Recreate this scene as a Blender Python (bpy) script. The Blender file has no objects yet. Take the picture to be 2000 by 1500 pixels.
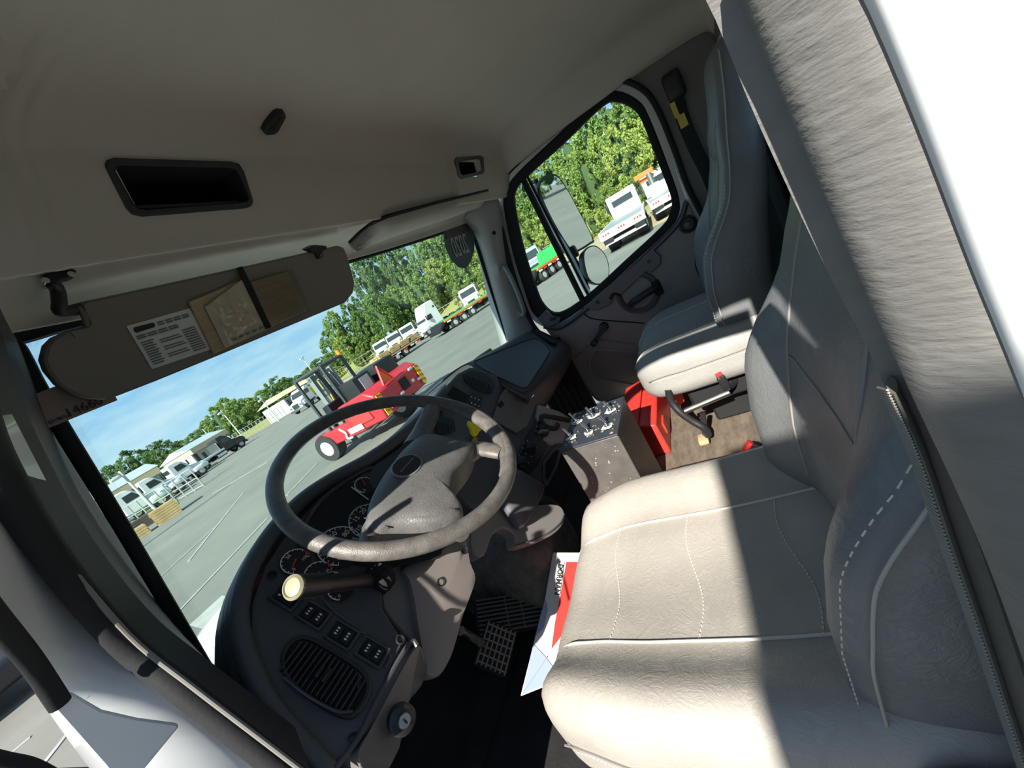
import bpy, bmesh, math, random
import numpy as np
from mathutils import Vector, Matrix
random.seed(7); np.random.seed(7)
SC = bpy.context.scene
COL = SC.collection
# ------------------------------------------------------------------ camera
# the eye of the camera is the origin; X = truck's right, Y = truck's front, Z = up (metres)
FPX = 782.0
def _axes():
    a = np.array([298., -410., FPX]); a /= np.linalg.norm(a)
    b = np.array([-1300., 550., FPX]); b -= a*a.dot(b); b /= np.linalg.norm(b)
    return np.array([a, b, np.cross(a, b)])
RM = _axes()
cam_d = bpy.data.cameras.new('camera'); cam = bpy.data.objects.new('camera', cam_d); COL.objects.link(cam)
cam_d.sensor_width = 36.0; cam_d.lens = FPX/2000*36; cam_d.clip_start = .01; cam_d.clip_end = 1500
r_, d_, f_ = RM[:, 0], RM[:, 1], RM[:, 2]
cam.matrix_world = Matrix(((r_[0], -d_[0], -f_[0], 0), (r_[1], -d_[1], -f_[1], 0), (r_[2], -d_[2], -f_[2], 0), (0, 0, 0, 1)))
SC.camera = cam
# ------------------------------------------------------------------ light
SC.view_settings.view_transform = 'Standard'; SC.view_settings.look = 'None'
SC.view_settings.gamma = 1; SC.view_settings.use_curve_mapping = False
SC.view_settings.exposure = 0.32
SUN_EL = math.radians(35); SUN_K = .018
w = bpy.data.worlds.new('sky'); SC.world = w; w.use_nodes = True
nt = w.node_tree; nt.nodes.clear()
def N(nt, t, **k):
    n = nt.nodes.new(t)
    for a, v in k.items():
        if a in n.inputs: n.inputs[a].default_value = v
        else: setattr(n, a, v)
    return n
tc = N(nt, 'ShaderNodeTexCoord'); sep = N(nt, 'ShaderNodeSeparateXYZ'); nt.links.new(tc.outputs['Generated'], sep.inputs[0])
rmp = N(nt, 'ShaderNodeValToRGB'); nt.links.new(sep.outputs['Z'], rmp.inputs[0])
e = rmp.color_ramp.elements; e[0].position = 0.0; e[0].color = (.50, .70, .85, 1); e[1].position = .55; e[1].color = (.15, .29, .56, 1)
m_ = rmp.color_ramp.elements.new(.13); m_.color = (.32, .56, .82, 1)
mp = N(nt, 'ShaderNodeMapping'); mp.inputs['Scale'].default_value = (2.2, 2.2, 9.0); mp.inputs['Rotation'].default_value = (0, 0, .4)
nt.links.new(tc.outputs['Generated'], mp.inputs[0])
cl = N(nt, 'ShaderNodeTexNoise', Scale=1.6, Detail=8.0, Roughness=.62); nt.links.new(mp.outputs[0], cl.inputs['Vector'])
cr = N(nt, 'ShaderNodeValToRGB'); cr.color_ramp.elements[0].position = .44; cr.color_ramp.elements[1].position = .80
nt.links.new(cl.outputs['Fac'], cr.inputs[0])
mx = N(nt, 'ShaderNodeMix', data_type='RGBA'); nt.links.new(cr.outputs[0], mx.inputs['Factor'])
nt.links.new(rmp.outputs[0], mx.inputs[6]); mx.inputs[7].default_value = (.78, .86, .93, 1)
bg = N(nt, 'ShaderNodeBackground', Strength=.96); nt.links.new(mx.outputs[2], bg.inputs[0])
wo = N(nt, 'ShaderNodeOutputWorld'); nt.links.new(bg.outputs[0], wo.inputs[0])
sd = bpy.data.lights.new('sun', 'SUN'); sd.energy = 8.9; sd.angle = math.radians(.55); sd.color = (1.0, .95, .86)
sun = bpy.data.objects.new('sun', sd); COL.objects.link(sun)
sdir = Vector((math.cos(SUN_EL), SUN_K, -math.sin(SUN_EL)))
sun.rotation_euler = sdir.to_track_quat('-Z', 'Y').to_euler(); sun.location = (-5, 2, 6)
# ------------------------------------------------------------------ where a photograph pixel meets a plane of the cab
def ray(px, py): return RM @ np.array([px-1000., py-750., FPX])
def at(px, py, ax, v):
    d = ray(px, py); return d*(v/d[ax])
def X(px, py, v): return at(px, py, 0, v)
def Y(px, py, v): return at(px, py, 1, v)
def Z(px, py, v): return at(px, py, 2, v)
def PN(px, py, n, p0):
    d = ray(px, py); n = np.asarray(n, float); return d*(n.dot(p0)/n.dot(d))
# ------------------------------------------------------------------ materials
MATS = {}
def mat(name, col, rough=.55, bump=0, bscale=200., spec=.5, metal=0., var=0., vscale=6., coat=0., bd=4., sheen=0., col2=None, bdist=.002, stretch=None):
    if name in MATS: return MATS[name]
    m = bpy.data.materials.new(name); m.use_nodes = True; t = m.node_tree; b = t.nodes['Principled BSDF']
    b.inputs['Base Color'].default_value = (*col, 1); b.inputs['Roughness'].default_value = rough
    b.inputs['Specular IOR Level'].default_value = spec; b.inputs['Metallic'].default_value = metal
    b.inputs['Coat Weight'].default_value = coat; b.inputs['Sheen Weight'].default_value = sheen
    tcn = N(t, 'ShaderNodeTexCoord'); src = tcn.outputs['Object']
    if stretch:
        mpn = N(t, 'ShaderNodeMapping'); mpn.inputs['Scale'].default_value = stretch; t.links.new(src, mpn.inputs[0]); src = mpn.outputs[0]
    if var:
        n = N(t, 'ShaderNodeTexNoise', Scale=vscale, Detail=6., Roughness=.6); t.links.new(src, n.inputs['Vector'])
        r = N(t, 'ShaderNodeValToRGB'); r.color_ramp.elements[0].position = .3; r.color_ramp.elements[1].position = .72
        c2 = col2 or tuple(c*(1-var) for c in col)
        r.color_ramp.elements[0].color = (*c2, 1); r.color_ramp.elements[1].color = (*(min(1, c*(1+var*.4)) for c in col), 1)
        t.links.new(n.outputs['Fac'], r.inputs[0]); t.links.new(r.outputs[0], b.inputs['Base Color'])
    if bump:
        n2 = N(t, 'ShaderNodeTexNoise', Scale=bscale, Detail=bd, Roughness=.55); t.links.new(src, n2.inputs['Vector'])
        bp = N(t, 'ShaderNodeBump', Strength=bump, Distance=bdist); t.links.new(n2.outputs['Fac'], bp.inputs['Height']); t.links.new(bp.outputs[0], b.inputs['Normal'])
    MATS[name] = m; return m
def leather(name, col, rough=.45):
    m = bpy.data.materials.new(name); m.use_nodes = True; t = m.node_tree; b = t.nodes['Principled BSDF']
    b.inputs['Base Color'].default_value = (*col, 1); b.inputs['Roughness'].default_value = rough; b.inputs['Specular IOR Level'].default_value = .45
    c = N(t, 'ShaderNodeTexCoord')
    w1 = N(t, 'ShaderNodeTexNoise', Scale=9., Detail=3.); t.links.new(c.outputs['Object'], w1.inputs['Vector'])
    vm = N(t, 'ShaderNodeVectorMath', operation='MULTIPLY_ADD'); vm.inputs[1].default_value = (.16,)*3
    t.links.new(w1.outputs['Color'], vm.inputs[0]); t.links.new(c.outputs['Object'], vm.inputs[2])
    n1 = N(t, 'ShaderNodeTexNoise', Scale=32., Detail=5., Roughness=.62, Distortion=2.4); t.links.new(vm.outputs[0], n1.inputs['Vector'])
    # thin wrinkles: |noise - .5|
    s1 = N(t, 'ShaderNodeMath', operation='SUBTRACT'); s1.inputs[1].default_value = .5; t.links.new(n1.outputs['Fac'], s1.inputs[0])
    s2 = N(t, 'ShaderNodeMath', operation='ABSOLUTE'); t.links.new(s1.outputs[0], s2.inputs[0])
    s3 = N(t, 'ShaderNodeMath', operation='POWER'); s3.inputs[1].default_value = .45; t.links.new(s2.outputs[0], s3.inputs[0])
    n2 = N(t, 'ShaderNodeTexNoise', Scale=420., Detail=3.); t.links.new(c.outputs['Object'], n2.inputs['Vector'])
    ad = N(t, 'ShaderNodeMath', operation='MULTIPLY_ADD'); ad.inputs[1].default_value = .12; t.links.new(n2.outputs['Fac'], ad.inputs[0]); t.links.new(s3.outputs[0], ad.inputs[2])
    bp = N(t, 'ShaderNodeBump', Strength=.30, Distance=.004); t.links.new(ad.outputs[0], bp.inputs['Height']); t.links.new(bp.outputs[0], b.inputs['Normal'])
    n3 = N(t, 'ShaderNodeTexNoise', Scale=7., Detail=5.); t.links.new(c.outputs['Object'], n3.inputs['Vector'])
    r = N(t, 'ShaderNodeValToRGB'); r.color_ramp.elements[0].position = .35; r.color_ramp.elements[1].position = .7
    r.color_ramp.elements[0].color = (*(k*.86 for k in col), 1); r.color_ramp.elements[1].color = (*(min(1, k*1.06) for k in col), 1)
    t.links.new(n3.outputs['Fac'], r.inputs[0]); t.links.new(r.outputs[0], b.inputs['Base Color'])
    return m
def glassm(name, tint=(1, 1, 1), gl=.06, rough=0.):
    m = bpy.data.materials.new(name); m.use_nodes = True; t = m.node_tree; t.nodes.clear()
    tr = N(t, 'ShaderNodeBsdfTransparent'); tr.inputs[0].default_value = (*tint, 1)
    g = N(t, 'ShaderNodeBsdfGlossy', Roughness=rough); fr = N(t, 'ShaderNodeFresnel', IOR=1.35)
    ml = N(t, 'ShaderNodeMath', operation='MULTIPLY'); ml.inputs[1].default_value = gl*10; t.links.new(fr.outputs[0], ml.inputs[0])
    mi = N(t, 'ShaderNodeMixShader'); t.links.new(ml.outputs[0], mi.inputs[0]); t.links.new(tr.outputs[0], mi.inputs[1]); t.links.new(g.outputs[0], mi.inputs[2])
    o = N(t, 'ShaderNodeOutputMaterial'); t.links.new(mi.outputs[0], o.inputs[0]); MATS[name] = m; return m
M = dict(
 headliner=mat('headliner', (.56, .51, .435), .9, .25, 700., var=.10, vscale=3.),
 vis=mat('visor_vinyl', (.26, .225, .19), .7, .3, 500.),
 black=mat('black_plastic', (.018, .019, .021), .42, .18, 900.),
 blackm=mat('matte_black', (.009, .009, .010), .75),
 rubber=mat('black_rubber', (.020, .021, .023), .75, .25, 120., spec=.25),
 carpet=mat('black_floor_mat', (.014, .014, .014), .85, .5, 150., var=.5, vscale=14.),
 dash=mat('dash_dark_blue_grey', (.075, .078, .086), .48, .22, 800.),
 dashl=mat('dash_light_taupe', (.30, .265, .245), .55, .22, 800.),
 pad=mat('dash_pad_grey', (.085, .095, .11), .55, .3, 900.),
 panel=mat('cluster_panel_charcoal', (.075, .077, .082), .42, .2, 900.),
 door=mat('door_trim_taupe_grey', (.25, .235, .23), .55, .22, 700.),
 doord=mat('door_trim_dark', (.13, .125, .125), .5, .2, 700.),
 apil=mat('pillar_trim_grey', (.36, .36, .35), .6, .2, 700.),
 white=mat('white_paint', (.84, .86, .87), .22, coat=.6, var=.05, vscale=9.),
 wcab=mat('white_cab_paint', (.82, .83, .82), .3, coat=.3),
 chrome=mat('chrome', (.75, .75, .76), .16, metal=1.),
 steel=mat('bare_steel', (.55, .54, .52), .35, metal=1., var=.3, vscale=40.),
 red=mat('red_plastic', (.70, .045, .035), .38, var=.12, vscale=20.),
 redp=mat('red_paint', (.62, .035, .045), .38, var=.15, vscale=3.),
 yellow=mat('yellow_plastic', (.95, .78, .02), .4),
 ink=mat('black_ink', (.03, .03, .03), .7),
 inkg=mat('grey_print', (.22, .22, .21), .8),
 printw=mat('white_print', (.80, .82, .82), .6),
 paper=mat('white_paper', (.80, .80, .76), .8, var=.04, vscale=30.),
 card=mat('cardboard', (.56, .42, .25), .85, .3, 60., var=.18, vscale=20., stretch=(1, 1, 12)),
 stitch=mat('cream_thread', (.62, .58, .50), .8),
 wheel=mat('worn_wheel_grey', (.15, .138, .125), .33, .6, 520., var=.35, vscale=50., col2=(.085, .078, .072), bdist=.0012),
 hubm=mat('wheel_pad_grey', (.125, .122, .118), .38, .7, 420., var=.2, vscale=60., bdist=.0012),
 boxm=mat('grey_sheet_steel_box', (.10, .092, .085), .45, .2, 30., var=.25, vscale=30.),
 boxt=mat('worn_black_paint', (.022, .028, .04), .5, var=.3, vscale=60., col2=(.03, .035, .045)),
 dust=mat('dusty_floor_plate', (.17, .135, .10), .8, .5, 60., var=.45, vscale=16., stretch=(1, 3, 1)),
 glass=glassm('window_glass', (.87, .96, .94), .010),
 clear=glassm('clear_film', (.93, .93, .92), .10, .12),
 lens=glassm('gauge_lens', (.86, .88, .88), .05),
 mirror=mat('mirror_silver', (.86, .88, .88), .02, metal=1.),
 asphalt=mat('asphalt', (.215, .21, .178), .9, .3, 3., var=.22, vscale=.35, bdist=.02),
 line=mat('worn_line_paint', (.42, .42, .38), .8, var=.3, vscale=2.),
 gravel=mat('tan_gravel', (.46, .36, .22), .95, .5, 6., var=.3, vscale=.8, bdist=.03),
 grass=mat('dry_green_grass', (.23, .25, .055), .95, .8, 2.5, var=.5, vscale=.5, col2=(.36, .29, .11), bdist=.2),
 trunk=mat('bark', (.16, .11, .08), .9, .5, 10.),
 amber=mat('amber_lens', (.9, .25, .03), .3),
 orange=mat('orange_reflective', (1.0, .16, .02), .5),
 green=mat('green_paint', (.03, .46, .07), .4),
 wood=mat('yard_lumber', (.52, .36, .17), .85, .3, 20., var=.3, vscale=5.),
 rimg=mat('wheel_rim_grey', (.42, .43, .43), .5),
 tyre=mat('tyre_rubber', (.028, .028, .028), .8, .3, 40.),
 fence=mat('galvanised', (.42, .43, .42), .5, metal=.4),
 tan=mat('tan_fascia', (.62, .50, .31), .7), bwall=mat('pale_building_wall', (.46, .46, .43), .8, var=.12, vscale=.8), metalroof=mat('metal_roof', (.42, .47, .5), .45),
 darkw=mat('dark_window', (.035, .045, .05), .15),
)
M['lea'] = leather('grey_vinyl', (.385, .355, .315)); M['leap'] = leather('cool_grey_vinyl', (.33, .32, .30)); M['leab'] = leather('shaded_backrest_vinyl', (.185, .19, .195), .42)  # backrest vinyl darkened so that its shade is in the colour
# ------------------------------------------------------------------ mesh helpers
def obj(name, vf, m, parent=None, smooth=True, bevel=0., seg=2, sub=0, solid=0., kind=None, auto=40.):
    v, f = vf
    v = np.asarray([tuple(p) for p in v], float)
    lo, hi = v.min(0), v.max(0); o0 = np.array([(lo[0]+hi[0])/2, (lo[1]+hi[1])/2, lo[2]])
    me = bpy.data.meshes.new(name); me.from_pydata([tuple(p) for p in v-o0], [], [tuple(int(i) for i in q) for q in f])
    bm = bmesh.new(); bm.from_mesh(me); bmesh.ops.recalc_face_normals(bm, faces=bm.faces[:]); bm.to_mesh(me); bm.free()
    ob = bpy.data.objects.new(name, me); COL.objects.link(ob); me.materials.append(M[m] if isinstance(m, str) else m)
    ob.location = o0
    if parent is not None: 
        ob.parent = parent; ob.location = Vector(o0) - world_loc(parent)
    if solid: md = ob.modifiers.new('s', 'SOLIDIFY'); md.thickness = solid; md.offset = 0
    if bevel: md = ob.modifiers.new('b', 'BEVEL'); md.width = bevel; md.segments = seg; md.limit_method = 'ANGLE'; md.angle_limit = math.radians(35)
    if sub: md = ob.modifiers.new('u', 'SUBSURF'); md.levels = sub; md.render_levels = sub
    if smooth:
        me.polygons.foreach_set('use_smooth', [True]*len(me.polygons))
        if auto and not sub: me.set_sharp_from_angle(angle=math.radians(auto))
    if kind: ob['kind'] = kind
    return ob
def world_loc(o):
    l = Vector(o.location)
    while o.parent is not None: o = o.parent; l += Vector(o.location)
    return l
def thing(name, label, cat, loc, group=None):
    o = bpy.data.objects.new(name, None); COL.objects.link(o); o.location = tuple(loc); o.empty_display_size = .1
    return tag(o, label, cat, group)
def tag(o, label, cat, group=None):
    o['label'] = label; o['category'] = cat
    if group: o['group'] = group
    return o
def struct(name, loc=(0, 0, 0)):
    o = bpy.data.objects.new(name, None); COL.objects.link(o); o.location = tuple(loc); o['kind'] = 'structure'; return o
def copy_tree(o, parent=None):
    c = o.copy(); COL.objects.link(c); c.parent = parent
    for ch in o.children: copy_tree(ch, c)
    return c
def join(*vfs):
    V, F = [], []
    for v, f in vfs:
        k = len(V); V += [tuple(p) for p in v]; F += [tuple(i+k for i in q) for q in f]
    return V, F
def box(c, s, R=None):
    c = np.asarray(c, float); h = np.asarray(s, float)/2
    v = [np.array([i, j, k])*h for k in (-1, 1) for j in (-1, 1) for i in (-1, 1)]
    if R is not None: v = [np.asarray(R) @ p for p in v]
    return [p+c for p in v], [(0, 2, 3, 1), (4, 5, 7, 6), (0, 1, 5, 4), (2, 6, 7, 3), (0, 4, 6, 2), (1, 3, 7, 5)]
def prism(poly, d):
    d = np.asarray(d, float); p = [np.asarray(q, float) for q in poly]; n = len(p)
    return p+[q+d for q in p], [tuple(range(n))[::-1], tuple(range(n, 2*n))]+[(i, (i+1) % n, n+(i+1) % n, n+i) for i in range(n)]
def ring(outer, inner, d):
    "frame between two loops of equal length, extruded by d"
    d = np.asarray(d, float); n = len(outer); o = [np.asarray(q, float) for q in outer]; i = [np.asarray(q, float) for q in inner]
    v = o+i+[q+d for q in o]+[q+d for q in i]; f = []
    for k in range(n):
        j = (k+1) % n
        f += [(k, j, n+j, n+k), (2*n+k, 3*n+k, 3*n+j, 2*n+j), (k, 2*n+k, 2*n+j, j), (n+k, n+j, 3*n+j, 3*n+k)]
    return v, f
def smooth_path(pts, n=8, closed=False):
    p = [np.asarray(q, float) for q in pts]; L = len(p); out = []
    rng = range(L if closed else L-1)
    for i in rng:
        a = p[(i-1) % L] if closed or i > 0 else 2*p[0]-p[1]
        b = p[i]; c = p[(i+1) % L]
        d = p[(i+2) % L] if closed or i+2 < L else 2*p[-1]-p[-2]
        for k in range(n):
            t = k/n
            out.append(.5*((2*b)+(-a+c)*t+(2*a-5*b+4*c-d)*t*t+(-a+3*b-3*c+d)*t**3))
    if not closed: out.append(p[-1])
    return out
def tube(pts, r, res=10, closed=False, flat=None, cap=True):
    "swept circle (or ellipse: flat=(ry factor, up hint))"
    p = [np.asarray(q, float) for q in pts]; n = len(p); V, F = [], []
    rr = r if hasattr(r, '__len__') else [r]*n
    hint = np.asarray(flat[1], float) if flat else None; prev = None
    for i in range(n):
        a = p[i-1] if (i > 0 or closed) else p[i]; b = p[(i+1) % n] if (i < n-1 or closed) else p[i]
        t = b-a; t = t/(np.linalg.norm(t)+1e-12)
        if hint is not None: u = hint-t*t.dot(hint)
        elif prev is None:
            u = np.cross(t, [0, 0, 1.]); 
            if np.linalg.norm(u) < .1: u = np.cross(t, [1., 0, 0])
        else: u = prev-t*t.dot(prev)
        u = u/(np.linalg.norm(u)+1e-12); prev = u; w_ = np.cross(t, u)
        for k in range(res):
            an = 2*math.pi*k/res
            V.append(p[i]+rr[i]*(math.cos(an)*u*(flat[0] if flat else 1)+math.sin(an)*w_))
    for i in range(n if closed else n-1):
        for k in range(res):
            j = (k+1) % res; i2 = (i+1) % n
            F.append((i*res+k, i*res+j, i2*res+j, i2*res+k))
    if cap and not closed: F += [tuple(range(res))[::-1], tuple(range((n-1)*res, n*res))]
    return V, F
def loft(rings, cap=True, closed=True):
    V, F = [], []; n = len(rings[0])
    for r in rings: V += [np.asarray(q, float) for q in r]
    for i in range(len(rings)-1):
        for k in range(n if closed else n-1):
            j = (k+1) % n; F.append((i*n+k, i*n+j, (i+1)*n+j, (i+1)*n+k))
    if cap and closed: F += [tuple(range(n))[::-1], tuple(range((len(rings)-1)*n, len(rings)*n))]
    return V, F
def grid(rows): return loft(rows, closed=False)
def rbox(half, r, n=6, fn=None):
    "box with rounded edges; fn deforms each point"
    half = np.asarray(half, float); r = min(r, *half*.999); V = {}; F = []
    def vid(i, j, k):
        key = (i, j, k)
        if key not in V: V[key] = len(V)
        return V[key]
    for a in range(3):
        b, c = (a+1) % 3, (a+2) % 3
        for s in (0, n):
            for i in range(n):
                for j in range(n):
                    q = []
                    for di, dj in ((0, 0), (1, 0), (1, 1), (0, 1)):
                        k = [0, 0, 0]; k[a] = s; k[b] = i+di; k[c] = j+dj; q.append(vid(*k))
                    F.append(tuple(q))
    P = [None]*len(V); inner = half-r
    for key, i in V.items():
        q = (np.array(key)/n*2-1)
        # spend the parameter evenly so that corners get enough rows
        p = q*half; c = np.clip(p, -inner, inner); d = p-c; L = np.linalg.norm(d)
        p = c+d/L*r if L > 1e-9 else c
        P[i] = np.asarray(fn(p) if fn else p, float)
    return P, F
def xf(vf, c=(0, 0, 0), R=None):
    v, f = vf; c = np.asarray(c, float)
    return [(np.asarray(R) @ np.asarray(p, float) if R is not None else np.asarray(p, float))+c for p in v], f
def cyl(c, axis, r, h, res=20, r2=None):
    c = np.asarray(c, float); a = np.asarray(axis, float); a = a/np.linalg.norm(a)
    return tube([c-a*h/2, c+a*h/2], [r, r if r2 is None else r2], res)
def lathe(prof, c, axis, res=28):
    "prof: list of (radius, height along axis)"
    c = np.asarray(c, float); a = np.asarray(axis, float); a = a/np.linalg.norm(a)
    u = np.cross(a, [0, 0, 1.]); 
    if np.linalg.norm(u) < .1: u = np.cross(a, [1., 0, 0])
    u /= np.linalg.norm(u); w_ = np.cross(a, u)
    return loft([[c+a*h+r*(math.cos(t)*u+math.sin(t)*w_) for t in np.linspace(0, 2*math.pi, res, endpoint=False)] for r, h in prof])
def frame3(ex, ey):
    ex = np.asarray(ex, float); ex = ex/np.linalg.norm(ex); ey = np.asarray(ey, float); ey = ey-ex*ex.dot(ey); ey /= np.linalg.norm(ey)
    return np.array([ex, ey, np.cross(ex, ey)]).T
def text(name, s, size, c, ex, ey, m, parent, depth=.0002, align='CENTER', bold=0., xscale=1.):
    cu = bpy.data.curves.new('t', 'FONT'); cu.body = s; cu.size = size; cu.align_x = align; cu.align_y = 'CENTER'; cu.extrude = depth; cu.offset = bold; cu.resolution_u = 3
    to = bpy.data.objects.new('t', cu); COL.objects.link(to)
    dg = bpy.context.evaluated_depsgraph_get(); me = bpy.data.meshes.new_from_object(to.evaluated_get(dg))
    bpy.data.objects.remove(to); bpy.data.curves.remove(cu)
    R = frame3(ex, ey); co = np.zeros(len(me.vertices)*3); me.vertices.foreach_get('co', co); co = co.reshape(-1, 3); co[:, 0] *= xscale
    co = co @ R.T; me.vertices.foreach_set('co', co.ravel()); me.materials.clear(); me.materials.append(M[m]); me.update()
    o = bpy.data.objects.new(name, me); COL.objects.link(o); o.location = tuple(c)
    if parent is not None: o.parent = parent; o.location = Vector(tuple(c))-world_loc(parent)
    return o
def sstep(a, b, x): t = np.clip((x-a)/(b-a), 0, 1); return t*t*(3-2*t)
# ================================================================== the cab shell
# ---- headliner: one skin swept across the cab, with the overhead face and the visor recess
prof = smooth_path([(-.285, .33), (-.26, .385), (-.15, .415), (.05, .428), (.3, .428), (.44, .422), (.515, .405), (.548, .378), (.560, .350), (.578, .300), (.592, .276), (.600, .262), (.606, .262), (.625, .279), (.655, .286), (.685, .280), (.708, .264), (.722, .246)], 10)
xs = np.concatenate([np.linspace(.115, .42, 70), np.linspace(.424, .60, 34), np.linspace(.62, 1.29, 26), np.linspace(1.30, 1.60, 50), np.linspace(1.61, 1.80, 16)])
rows = []
for (y, z) in prof:
    row = []
    for x in xs:
        k = sstep(.60, .72, y); bow = .085*(1-((x-.97)/.78)**2)*k
        hi = np.clip((z-.27)/.15, 0, 1)
        dz = -.085*sstep(1.62, 1.80, x)**1.3*hi - .055*sstep(.30, .115, x)*hi
        # fabric folds near the driver's front corner
        if y > .0 and x < .5:
            u = x*.923+y*.385; g = math.exp(-((u-.472)/.038)**2)*math.exp(-(((x*.385-y*.923)+.345)/.085)**2)
            dz += -.0085*g*(.5+.5*math.sin(u*2*math.pi/.021+9*y))**2
        st = .014*sstep(1.315, 1.335, x)*sstep(.5, .545, y)*sstep(.60, .585, y)   # step beside the right pocket
        row.append((x, y+bow+st*0-.018*sstep(1.31, 1.335, x)*sstep(.52, .56, y)*sstep(.62, .60, y), z+dz))
    rows.append(row)
hv, hf = grid(rows)
def in_hole(f):
    c = np.mean([hv[i] for i in f], 0)
    if not .50 < c[1] < .60: return False
    return (.384 < c[0] < .556 and .304 < c[2] < .356) or (HOLE2[0] < c[0] < HOLE2[1] and HOLE2[2] < c[2] < HOLE2[3])
_h = [PN(*p, np.array([0, .94, .34]), np.array([0, .5585, .315])) for p in [(886, 327), (889, 322), (925, 317), (931, 338), (894, 350)]]
HOLE2 = (min(q[0] for q in _h)+.006, max(q[0] for q in _h)-.006, min(q[2] for q in _h)+.004, max(q[2] for q in _h)-.002)
hf = [f for f in hf if not in_hole(f)]
ceil = obj('ceiling', (hv, hf), 'headliner', kind='structure', solid=.004, auto=60)
roof = obj('roof_skin', rbox((.90, .61, .03), .028, 8, lambda p: (p[0]+.97, p[1]+.27, p[2]+.475-.05*sstep(.62, .88, p[1]+.27))), 'white', ceil)  # front lip lengthened, out of view, to block sun from the far pillar
# header over the driver's door
obj('door_header', tube(smooth_path([(.10, -.08, .318), (.10, .05, .332), (.10, .2, .338), (.103, .34, .320), (.106, .41, .265), (.110, .43, .19), tuple(X(-70, 770, .112))], 8), [.028]*33+[.028-.0145*k/15 for k in range(16)], 12), 'rubber', ceil)
# small black clip on the ceiling
def HL(px, py, off=.014):
    d = ray(px, py); d = d/d[1]
    for (y0, z0), (y1, z1) in zip(prof, prof[1:]):
        if y1 < .40: continue
        f0 = y0*d[2]-z0; f1 = y1*d[2]-z1
        if f0 <= 0 <= f1 or f1 <= 0 <= f0:
            k = f0/(f0-f1+1e-12); return d*(y0+(y1-y0)*k-off)
    return d*.60
q = [HL(*p, .010) for p in [(516, 262), (523, 246), (540, 225), (547, 222), (558, 223), (560, 230), (545, 258), (538, 264), (522, 266)]]
clipo = obj('dome_switch', prism(q, (0, 0, .012)), 'black', None, bevel=.002); tag(clipo, 'small black plastic rectangle set in the beige headliner', 'clip')
q = [HL(*p, .0115) for p in [(525, 258), (545, 230), (552, 230), (535, 258)]]
obj('lens', prism(q, (0, 0, .003)), 'blackm', clipo, bevel=.001)
# ---- overhead pockets
FN = np.array([0, .94, .34]); FP = np.array([0, .5745, .315])   # overhead face
def pocket(loop_o, loop_i, label, nm='overhead_pocket', face=0.):
    o3 = [PN(*p, FN, FP)+np.array([0, -.007-face, 0]) for p in loop_o]; i3 = [PN(*p, FN, FP)+np.array([0, -.007-face, 0]) for p in loop_i]
    c = np.mean(o3, 0); t = thing(nm, label, 'storage pocket', c)
    obj('bezel', ring(o3, i3, (0, .012, .004)), 'black', t, bevel=.002)
    n = len(i3); back = [p*np.array([1, 1, 1])+np.array([0, .10, .0]) for p in i3]
    V = list(i3)+back; F = [(k, (k+1) % n, n+(k+1) % n, n+k) for k in range(n)]+[tuple(range(n, 2*n))]
    obj('liner', (V, F), 'blackm', t)
    return t, i3
t, i3 = pocket([(203, 330), (206, 319), (220, 314), (448, 320), (464, 324), (474, 340), (492, 398), (488, 407), (478, 411), (276, 428), (256, 424), (244, 412)],
           [(222, 341), (225, 333), (236, 331), (444, 334), (456, 337), (464, 348), (482, 390), (480, 396), (472, 399), (280, 414), (266, 411), (257, 403)], 'wide black-rimmed open storage pocket in the overhead panel')
lipq = [PN(*p, FN, FP) for p in [(250, 397), (474, 387)]]
obj('inner_lip', tube([lipq[0]+np.array([.004, .012, 0]), lipq[1]+np.array([-.004, .012, 0])], .0035, 8), 'black', t)
pocket([(878, 322), (882, 316), (930, 311), (936, 315), (938, 342), (934, 347), (890, 358), (884, 352)], [(886, 327), (889, 322), (925, 317), (930, 320), (931, 338), (928, 342), (894, 350), (890, 346)], 'narrow black-rimmed overhead pocket above the passenger sun visor', face=.016)
# ---- windshield
def ws_pt(u, v):   # u 0..1 across, v 0 bottom..1 top
    hw = .80+(.735-.80)*v; x = .97+(u*2-1)*hw
    y = .905+(.728-.905)*v+.085*(1-((x-.97)/.80)**2); z = -.32+(.254+.32)*v
    return np.array([x, y, z])
wr = [[ws_pt(u, v) for u in np.linspace(0, 1, 25)] for v in np.linspace(0, 1, 13)]
win = obj('window_1', grid(wr), 'glass', kind='structure', solid=.005)
ed = smooth_path([ws_pt(u, v)+np.array([0, .002, 0]) for u, v in [(.012, 0), (.012, .5), (.012, .93), (.03, .985), (.2, .99), (.5, .99), (.8, .99), (.965, .985), (.988, .94), (.988, .5), (.988, 0)]], 8)
obj('gasket', tube(ed, .010, 8, flat=(.6, (0, 1, .3))), 'rubber', win)
# sun band: printed black strip along the top edge of the glass
obj('tint_band', grid([[ws_pt(u, v)-np.array([0, .006, 0]) for u in np.linspace(.012, .99, 20)] for v in (.978, .996)]), 'blackm', win)
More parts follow.
